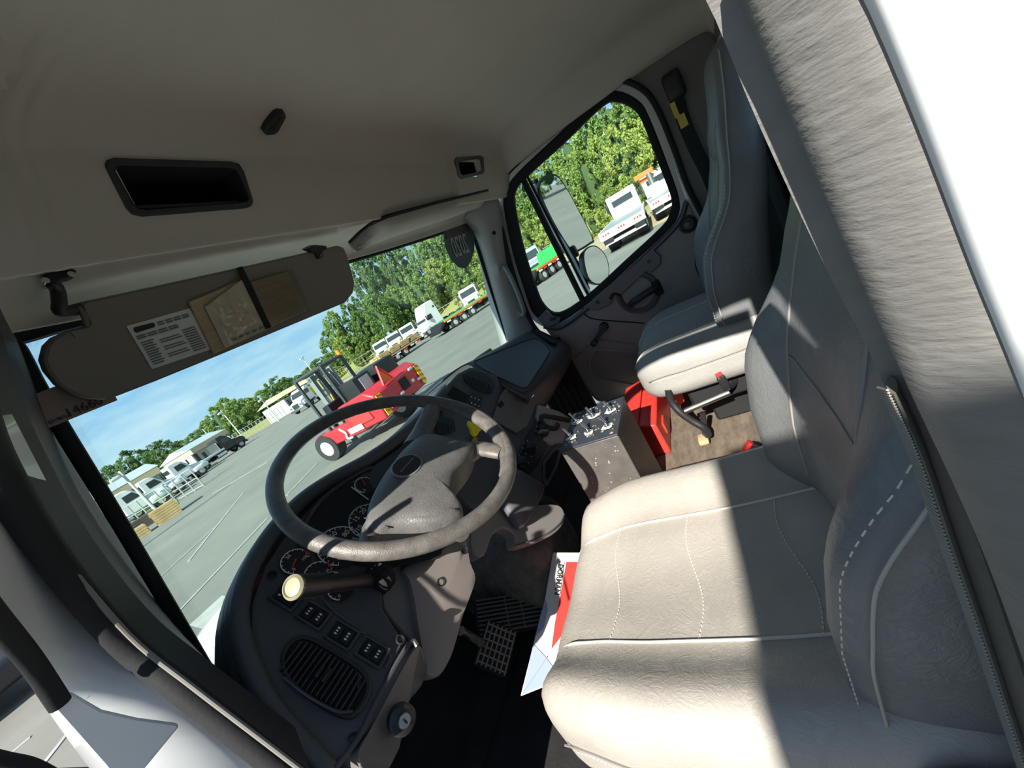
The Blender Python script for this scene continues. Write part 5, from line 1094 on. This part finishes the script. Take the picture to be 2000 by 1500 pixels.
# ------------------------------------------------------------------ fences
def fence(a, b, n_, h, label, grp=None):
    a, b = gnd(a), gnd(b); t = thing('chain_link_fence', label, 'fence', (a+b)/2)
    for k in range(n_):
        p = a+(b-a)*k/(n_-1); obj('post', tube([p, p+np.array([0, 0, h])], .05, 6), 'fence', t)
    for z in (.15, h*.5, h): obj('rail', tube([a+np.array([0, 0, z]), b+np.array([0, 0, z])], .035, 5), 'fence', t)
fence(DP(455, 880, 66), DP(560, 810, 70), 16, 2.0, 'grey chain-link fence running below the skyline trees')
fence(DP(640, 735, 82), DP(960, 545, 53), 15, 2.2, 'thin post fence along the grass bank ahead')
fence(G(262, 1030), G(400, 950), 9, 1.6, 'low mesh fence round the strip of lawn')
fence(DP(1000, 500, 44), DP(1120, 405, 38.5), 6, 2.0, 'thin post fence below the woods beside the passenger door')
# ------------------------------------------------------------------ buildings
def building(c, L, W_, H, ang, label, roofm='metalroof', fascia=True, nm='low_building'):
    t = thing(nm, label, 'building', c); R = np.array([[math.cos(ang), -math.sin(ang), 0], [math.sin(ang), math.cos(ang), 0], [0, 0, 1.]]); c = np.asarray(c, float)
    obj('walls', xf(box((0, 0, H*.4), (L, W_, H*.8)), c, R), 'bwall', t, smooth=False)
    if fascia: obj('fascia', xf(box((0, -.4, H*.84), (L*1.02, W_*1.1, H*.24)), c, R), 'tan', t, smooth=False)
    rp = [(-L*.53, -W_*.62, H*.95), (-L*.53, 0, H*1.22), (-L*.53, W_*.62, H*.95)]
    obj('roof', xf(prism(rp, (L*1.06, 0, 0)), c, R), roofm, t, smooth=False)
    for k in range(6):
        obj('window' if k % 3 else 'door', xf(box((-L*.42+k*L*.168, -W_*.5-.03, H*.36), (L*.075, .1, H*(.40 if k % 3 else .62))), c, R), 'darkw', t, smooth=False)
    return t
p1_ = G(285, 1000); building(DP(272, 990, 44)+np.array([-.4, 4.2, 0]), 9, 6, 3.6, -.12, 'long pale building with a tan fascia beside the light pole')
building(DP(196, 1052, 38)+np.array([0, 0, 0]), 3.4, 4, 3.6, -.1, 'grey metal shed at the end of the tan-fascia building', fascia=False, nm='metal_shed')
building(DP(424, 900, 66)+np.array([0, 3, 0]), 7, 6, 3.6, .25, 'small building with tan fascia behind the parked flatbed')
building(DP(575, 783, 80), 10, 6, 3.4, .2, 'distant brown-roofed shed among the trees', 'tan', False)
# ------------------------------------------------------------------ stacked lumber and pallets
def stack(x, y, n_, label, ang=.2, w_=1.3, m='wood'):
    c = np.array([x, y, GZ]); t = thing('lumber_stack', label, 'lumber', c); R = np.array([[math.cos(ang), -math.sin(ang), 0], [math.sin(ang), math.cos(ang), 0], [0, 0, 1.]])
    for r_ in range(n_):
        for k in range(4):
            obj('plank', xf(box((rnd.random()*.10, -.45+k*.30, .07+r_*.14), (w_, .27, .125)), c, R), m, t, smooth=False)
stack(9.15, 28.2, 6, 'square stack of tan pallets at the foot of the light pole', -.3, 1.15)
stack(7.5, 28.7, 4, 'low pile of tan timber next to the pallets', -.3, 1.5)
stack(9.7, 33.4, 5, 'dark weathered timber pile behind the tan pile', -.25, 1.5, mat('weathered_timber', (.10, .085, .07), .9, .3, 20., var=.3, vscale=5.))
# ------------------------------------------------------------------ vehicles
def Rz(a): return np.array([[math.cos(a), -math.sin(a), 0], [math.sin(a), math.cos(a), 0], [0, 0, 1.]])
def wheel(t, c, R, x, y, r=.5, w_=.3, dual=False, m='tyre'):
    cc = c+R @ np.array([x, y, r]); ax = R @ np.array([0, 1., 0])
    h = obj('wheel', lathe([(r*.55, -w_/2), (r*.96, -w_/2), (r, -w_*.35), (r, w_*.35), (r*.96, w_/2), (r*.55, w_/2)], cc, ax, 18), m, t)
    obj('rim', lathe([(r*.56, -w_*.49), (r*.52, -w_*.53), (r*.45, -w_*.515), (r*.2, -w_*.56), (.001, -w_*.57)], cc, ax, 14), 'rimg', h); obj('rim', lathe([(r*.56, w_*.49), (r*.52, w_*.53), (r*.45, w_*.515), (r*.2, w_*.56), (.001, w_*.57)], cc, ax, 14), 'rimg', h)
def truck(nm, label, c, ang, kind='day', bed=None, group=None, L=7., cabm='wcab', grn=False, hb=True):
    "x forward, y left; origin under the front axle"
    c = gnd(c); R = Rz(ang); t = thing(nm, label, 'truck', c, group)
    def B_(n_, cc, s, m, bev=.06): return obj(n_, xf(box(cc, s), c, R), m, t, bevel=bev)
    rh = 3.75 if kind == 'sleeper' else 2.75
    cab = [(-.55, .75), (-.55, 1.75), (-.95, rh-.35 if kind != 'sleeper' else 2.6), (-1.25, rh-.08 if kind != 'sleeper' else 3.2), (-1.6 if kind == 'sleeper' else -1.5, rh), (-2.2 if kind != 'sleeper' else -3.1, rh), (-2.25 if kind != 'sleeper' else -3.15, .75)]
    obj('cab', xf(prism([(a, -1.08, b) for a, b in cab], (0, 2.16, 0)), c, R), cabm, t, bevel=.10, seg=3)
    hood = [(.95, .65), (.98, 1.05), (.80, 1.38), (-.6, 1.68), (-.6, .65)]
    obj('hood', xf(prism([(a, -.92, b) for a, b in hood], (0, 1.84, 0)), c, R), cabm, t, bevel=.12, seg=3)
    obj('windshield', xf(prism([(-.56, -.95, 1.78), (-.96, -.92, 2.42), (-.96, .92, 2.42), (-.56, .95, 1.78)], (.03, 0, .03)), c, R), 'darkw', t, smooth=False)
    for s in (-1, 1):
        obj('side_window', xf(prism([(-.78, s*1.085, 1.72), (-1.05, s*1.085, 2.3), (-1.75, s*1.085, 2.3), (-1.75, s*1.085, 1.72)], (0, s*.01, 0)), c, R), 'darkw', t, smooth=False)
        obj('fender', xf(rbox((.62, .16, .28), .15, 5, lambda p: p+np.array([0, s*.98, .92])), c, R), cabm, t)
        obj('headlight', xf(rbox((.04, .16, .12), .03, 4, lambda p: p+np.array([.97, s*.72, .95])), c, R), 'chrome', t)
        obj('mirror', xf(rbox((.06, .10, .30), .05, 4, lambda p: p+np.array([-.6, s*1.32, 2.05])), c, R), 'black', t)
        if kind == 'sleeper': obj('sleeper_port', xf(cyl((-2.7, s*1.09, 2.9), (0, 1, 0), .16, .02, 14), c, R), 'darkw', t)
    obj('rear_window', xf(box((-2.26 if kind != 'sleeper' else -3.16, 0, 2.15), (.04, 1.5, .42)), c, R), 'darkw', t, smooth=False)
    obj('grille', xf(box((.97, 0, .98), (.06, .95, .55)), c, R), 'darkw', t, bevel=.03); B_('bumper', (1.02, 0, .52), (.16, 2.1, .30), 'wcab' if kind != 'day' else 'chrome')
    B_('chassis', (-L/2+.6, 0, .72), (L, .85, .26), 'blackm', .02)
    for s in (-1, 1):
        wheel(t, c, R, 0, s*.95); 
        for xx in ((-L+1.0, -L+2.3) if L > 6.5 else (-L+1.5,)): wheel(t, c, R, xx, s*.85, w_=.55)
        obj('fuel_tank', xf(cyl((-2.6, s*.85, .68), (1, 0, 0), .30, 1.2, 14), c, R), 'chrome', t)
    if bed == 'flat':
        B_('bed', (-L/2-1.3, 0, 1.12), (L-1.6, 2.45, .16), 'fence', .02)
        if hb: obj('headboard', xf(box((-2.45, 0, 1.7), (.10, 2.3, 1.1)), c, R), 'steel', t, bevel=.03)
        B_('bed_edge', (-L/2-1.3, -1.2, 1.14), (L-1.5, .08, .22), 'printw', .02); B_('bed_edge', (-L/2-1.3, 1.2, 1.14), (L-1.5, .08, .22), 'printw', .02)
        xr = -L-.55; B_('tail_beam', (xr, 0, 1.0), (.14, 2.45, .40), 'printw', .02); B_('rear_bumper', (xr, 0, .55), (.10, 2.2, .14), 'wcab', .02); B_('tail_panel', (xr-.02, .85, .70), (.06, .55, .35), 'blackm', .02); B_('tail_panel', (xr-.02, -.85, .70), (.06, .55, .35), 'blackm', .02)
        for y in (-1.0, -.86, -.72, .72, .86, 1.0, -.14, 0, .14): obj('tail_light', xf(box((xr-.08, y, 1.05), (.03, .09, .09)), c, R), 'red', t, smooth=False)
    return t
def heading(a, b): return math.atan2(b[1]-a[1], b[0]-a[0])
# white sleeper tractor and three day cabs along the bank
truck('sleeper_truck', 'white sleeper tractor parked below the dark treeline', DP(824, 645, 50), math.radians(165), 'sleeper', L=7.5)
for k, (px, py, d) in enumerate([(748, 688, 62), (773, 672, 60), (800, 655, 58)]):
    truck('day_cab_truck', 'white day-cab truck in a row of three on the verge', DP(px, py, d), math.radians(212), 'day', group='three day cabs in a row', L=5.5)
truck('flatbed_truck', 'white truck with its windscreen facing the green trailer', DP(922, 588, 46), math.radians(205), 'day', L=7.)
# rollback flatbed beside the passenger door: its tail faces the cab
tail = DP(1204, 440, 18.5); nose = DP(1216, 385, 31); ang = heading(tail, nose)
truck('rollback_truck', 'white flatbed truck, its red-lit tail towards the passenger window', np.array(nose), ang, 'day', 'flat', L=12.0, hb=False)
tail = DP(1318, 380, 20); nose = DP(1278, 345, 31); ang = heading(tail, nose)
T2 = truck('crane_truck', 'white truck with an orange crane, beside the flatbed truck', np.array(nose), ang, 'day', 'flat', L=10., hb=False)
cpos = gnd(DP(1272, 352, 27.0)); R = Rz(ang)
cr_ = thing('loader_crane', 'orange and white folded loader crane standing on the truck bed', 'crane', cpos+np.array([0, 0, 1.25]))
obj('base', xf(box((0, 0, 1.6), (.7, .8, .8)), cpos, R), 'printw', cr_, bevel=.05); obj('column', xf(cyl((0, 0, 2.3), (0, 0, 1), .2, 1.0, 12), cpos, R), 'steel', cr_)
obj('boom', xf(box((0, .3, 2.85), (.35, 1.3, .32)), cpos, R), 'orange', cr_, bevel=.04); obj('boom_tip', xf(box((.3, .2, 2.5), (.28, 1.0, .26)), cpos, R), 'orange', cr_, bevel=.04)
obj('hose', xf(tube(smooth_path([(0, -.6, 2.6), (.3, 0, 3.1), (.1, .8, 2.7)], 5), .05, 6), cpos, R), 'blackm', cr_)
# green trailer with its tractor
def trailer(label, a, b, m, load=None, hgt=1.0, goose=True):
    a, b = gnd(a), gnd(b); L = np.linalg.norm(b-a); ang = heading(a, b); R = Rz(ang); t = thing('lowboy_trailer', label, 'trailer', a)
    obj('deck', xf(box((L*.42, 0, hgt), (L*.84, 2.5, .22)), a, R), m, t, bevel=.03)
    for s in (-1, 1):
        obj('deck_edge', xf(box((L*.42, s*1.27, hgt), (L*.84, .06, .12)), a, R), 'orange' if m == 'green' else 'wood', t)
        for k in range(6): obj('marker', xf(box((L*(.04+.14*k), s*1.31, hgt-.18), (.45, .03, .12)), a, R), 'red' if k % 2 else 'printw', t, smooth=False)
        for k in range(3): wheel(t, a, R, L*.10+k*1.15, s*1.0, .42, .5)
    obj('undercarriage', xf(box((L*.4, 0, hgt*.6), (L*.7, 1.0, .35)), a, R), 'blackm', t)
    if goose: obj('gooseneck', xf(prism([(L*.80, -1.1, hgt-.1), (L*.86, -1.1, hgt+.55), (L*1.0, -1.1, hgt+.55), (L*1.0, -1.1, hgt+.95), (L*.82, -1.1, hgt+.95), (L*.74, -1.1, hgt+.1)], (0, 2.2, 0)), a, R), m, t, bevel=.04)
    obj('ramp', xf(prism([(0, -1.1, hgt+.1), (-.9, -1.1, .45), (-.9, -1.1, .30), (0, -1.1, hgt-.2)], (0, 2.2, 0)), a, R), 'blackm', t)
    for s in (-1, 1): obj('tail_light', xf(box((-.02, s*1.0, hgt), (.05, .35, .16)), a, R), 'red', t, smooth=False)
    return t, a, R, L
trailer('green lowboy trailer with a red-marked ramp in front of the white trucks', G(868, 652), G(1000, 566), 'green')
trailer('second green trailer seen through the small vent window', DP(1030, 545, 30), DP(1082, 490, 33), 'green')
truck('green_flatbed', 'dark-cabbed truck hitched to the green trailer', DP(1032, 500, 36), math.radians(200), 'day', L=6., cabm=mat('truck_grey', (.30, .34, .38), .4))
t, a, R, L = trailer('dark flat trailer loaded with boards near the red forklift', G(742, 728), G(832, 668), 'blackm', goose=False, hgt=.8)
for k in range(4):
    bd_ = thing('board_bundle', 'bundle of tan boards lying on the dark flat trailer', 'lumber', a+R @ np.array([L*.12+k*L*.205, 0, .92]), 'board bundles on the trailer')
    for r_ in range(3):
        for j in range(4): obj('plank', xf(box((L*.12+k*L*.205+rnd.random()*.2, -.8+j*.5, 1.0+r_*.17), (L*.17, .42, .14)), a, R), 'wood', bd_, smooth=False)
# left group: white trucks by the building, black flatbed
for (px, py, d, an, lb) in [(318, 985, 34, -10, 'white pickup-cab truck by the building, nearer the light pole'), (354, 962, 39, -8, 'white truck with a long box, between two other white trucks'), (397, 931, 44, -5, 'white box-cab truck next to the black flatbed')]:
    truck('parked_truck', lb, DP(px, py, d), math.radians(an), 'day', L=5.)
truck('black_flatbed', 'black flatbed truck with tan deck parked across the yard', DP(478, 888, 53), math.radians(2), 'day', 'flat', L=6.4, cabm=mat('truck_black', (.03, .03, .035), .35))
truck('yellow_pickup', 'small white truck with a yellow body at the yard edge', DP(590, 795, 52), math.radians(200), 'day', L=4.8)
yb = DP(608, 782, 57); tb = obj('equipment_box', box(yb+np.array([.6, .4, 1.6]), (2.2, 1.8, 1.3)), mat('yellow_paint', (.85, .55, .02), .45), bevel=.08); tag(tb, 'yellow equipment body standing behind the small white truck', 'equipment')
def car(label, c, ang, m):
    c = gnd(c); R = Rz(ang); t = thing('parked_car', label, 'car', c)
    body = [(-2.1, .35), (-2.15, .85), (-1.5, .98), (1.0, .98), (2.1, .82), (2.2, .4)]
    obj('body', xf(prism([(a, -.88, b) for a, b in body], (0, 1.76, 0)), c, R), m, t, bevel=.12, seg=3)
    cab = [(-1.6, .95), (-1.1, 1.45), (.35, 1.48), (1.05, .95)]
    obj('cabin', xf(prism([(a, -.76, b) for a, b in cab], (0, 1.52, 0)), c, R), 'darkw', t, bevel=.06)
    obj('roof', xf(rbox((.7, .70, .03), .03, 4, lambda p: p+np.array([-.35, 0, 1.49])), c, R), m, t)
    for s in (-1, 1):
        for xx in (-1.35, 1.35): wheel(t, c, R, xx, s*.82, .33, .22)
        obj('headlight', xf(rbox((.05, .18, .08), .04, 4, lambda p: p+np.array([2.15, s*.62, .70])), c, R), 'printw', t); obj('tail_light', xf(rbox((.04, .16, .08), .03, 4, lambda p: p+np.array([-2.12, s*.65, .75])), c, R), 'red', t)
car('white car beside the timber piles', np.array([5.4, 31.8, 0]), math.radians(10), 'wcab')
bp_ = G(28, 1375); car('black car with red tail lamps seen left of the hood', bp_+np.array([-.2, 1.6, 0]), math.radians(95), mat('car_black', (.03, .03, .035), .3))
# ------------------------------------------------------------------ red truck-mounted forklift
FB = gnd(DP(750, 838, 12.2)); FA = math.radians(94)          # local x: forward, y: left
FR = Rz(FA)
FK = thing('forklift', 'red truck-mounted forklift with a black mast and overhead guard', 'forklift', FB)
def FO(nm, vf, m, par=FK, **k): return obj(nm, xf(vf, FB, FR), m, par, **k)
FO('rear_body', prism([(-1.45, -1.15, .45), (-1.50, -1.15, 1.15), (-1.2, -1.15, 1.35), (-.15, -1.15, 1.30), (-.15, -1.15, .45)], (0, 2.3, 0)), 'redp', bevel=.05)
FO('side_arm', box((.35, .98, .62), (1.9, .34, .42)), 'redp', bevel=.04); FO('side_arm', box((.35, -.98, .62), (1.9, .34, .42)), 'redp', bevel=.04)
FO('front_beam', box((.0, 0, .55), (.30, 2.1, .30)), 'redp', bevel=.03)
FO('engine_cover', rbox((.45, .50, .35), .08, 5, lambda p: p+np.array([-.65, -.45, 1.45])), 'black')
FO('side_panel', prism([(-1.1, 1.16, .62), (-.25, 1.16, .62), (-.35, 1.16, 1.15), (-1.05, 1.16, 1.18)], (0, .03, 0)), mat('forklift_panel', (.70, .05, .05), .4), bevel=.02)
for s in (-1, 1):
    wheel(FK, FB, FR, 1.05, s*1.02, .42, .34)
    FO('fork', box((1.7, s*.35, .30), (1.1, .14, .06)), 'blackm'); FO('fork_back', box((1.15, s*.35, .75), (.06, .14, .95)), 'blackm')
    FO('mast_channel', box((.78, s*.42, 1.25), (.16, .12, 2.3)), mat('mast_grey', (.20, .235, .235), .45), bevel=.015)
    FO('inner_channel', box((.90, s*.32, 1.25), (.12, .09, 2.1)), mat('mast_light', (.50, .54, .54), .45), bevel=.01)
wheel(FK, FB, FR, -1.05, -.15, .42, .40)
for z in (.45, 1.3, 2.3): FO('mast_crossbar', box((.78, 0, z), (.12, .96, .12)), mat('mast_grey', (.1, .12, .12)))
for y in (-.16, .0, .14): FO('lift_cylinder', cyl((.80, y, 1.3), (0, 0, 1), .05, 1.8, 10), 'steel')
for k in range(5): FO('hose', tube(smooth_path([(.72, -.25+k*.11, .6), (.62, -.22+k*.11, 1.4), (.70, -.24+k*.11, 2.25)], 5), .022, 6), 'blackm' if k % 2 else mat('hose_grey', (.35, .37, .38), .5))
# operator station and overhead guard on the left side
gd = mat('guard_black', (.05, .055, .06), .45)
pos = [(.55, 1.10), (.55, .28), (-.55, 1.10), (-.55, .28)]
for x, y in pos: FO('guard_post', box((x, y, 1.60), (.075, .075, 1.75)), gd, bevel=.01)
for a, b in [((.55, 1.1), (.55, .28)), ((-.55, 1.1), (-.55, .28)), ((.55, 1.1), (-.55, 1.1)), ((.55, .28), (-.55, .28))]:
    FO('guard_rail', tube([(a[0], a[1], 2.46), (b[0], b[1], 2.46)], .045, 8), gd)
for k in range(5): FO('roof_bar', box((-.40+k*.2, .69, 2.47), (.035, .82, .03)), gd)
FO('seat', rbox((.24, .24, .08), .05, 4, lambda p: p+np.array([-.15, .70, 1.15])), 'black'); FO('seat_back', rbox((.07, .24, .30), .05, 4, lambda p: p+np.array([-.42, .70, 1.48])), 'black')
FO('control_console', rbox((.14, .30, .25), .04, 4, lambda p: p+np.array([.35, .68, 1.25])), 'black'); FO('lever', tube([(.30, .78, 1.45), (.26, .80, 1.70)], .018, 6), 'steel'); FO('lever', tube([(.32, .60, 1.45), (.28, .60, 1.70)], .018, 6), 'yellow')
FO('rear_tank', rbox((.30, .36, .30), .05, 5, lambda p: p+np.array([-.85, .72, 1.48])), 'black')
FO('tank_plate', prism([(-1.16, .50, 1.35), (-1.16, .88, 1.35), (-1.16, .88, 1.7), (-1.16, .50, 1.7)], (-.01, 0, 0)), mat('mast_light', (.3, .33, .34)), smooth=False)
# slow-vehicle triangle, hazard stripes, lamps and plates on the rear face
tri_ = FO('warning_triangle', prism([(-1.48, .62, 1.22), (-1.48, .10, 1.22), (-1.40, .36, 1.72)], (-.02, 0, 0)), 'orange', smooth=False)
obj('triangle_border', xf(tube([(-1.51, .62, 1.22), (-1.51, .10, 1.22), (-1.43, .36, 1.72)], .035, 5, closed=True), FB, FR), 'redp', tri_)
for s in (-1, 1):
    hz = FO('hazard_plate', box((-1.52, s*1.02, .82), (.02, .20, .62)), 'yellow', smooth=False)
    for k in range(4): obj('stripe', xf(prism([(-1.535, s*1.02-.10, .56+k*.15), (-1.535, s*1.02+.10, .62+k*.15), (-1.535, s*1.02+.10, .69+k*.15), (-1.535, s*1.02-.10, .63+k*.15)], (-.004, 0, 0)), FB, FR), 'orange', hz, smooth=False)
for (y, z, w_, h_) in [(-.75, 1.12, .20, .07), (-.55, .80, .12, .10), (-.85, .72, .16, .07), (.15, .72, .18, .07), (.75, .62, .16, .07)]:
    FO('lamp', box((-1.50, y, z), (.05, w_, h_)), 'printw', bevel=.01)
FO('rear_grille', prism([(-1.50, -.35, .72), (-1.50, .0, .72), (-1.50, .0, 1.05), (-1.50, -.35, 1.05)], (-.02, 0, 0)), 'blackm', smooth=False)
FO('beacon', cyl((-.55, .28, 2.56), (0, 0, 1), .06, .14, 10), 'amber')
FO('side_plate', box((-.35, 1.185, .58), (.55, .012, .16)), 'paper', smooth=False)
FO('hitch_chain', tube(smooth_path([(.2, 1.17, .78), (.05, 1.2, .6), (.1, 1.2, .45), (-.1, 1.2, .42)], 5), .03, 6), 'printw')
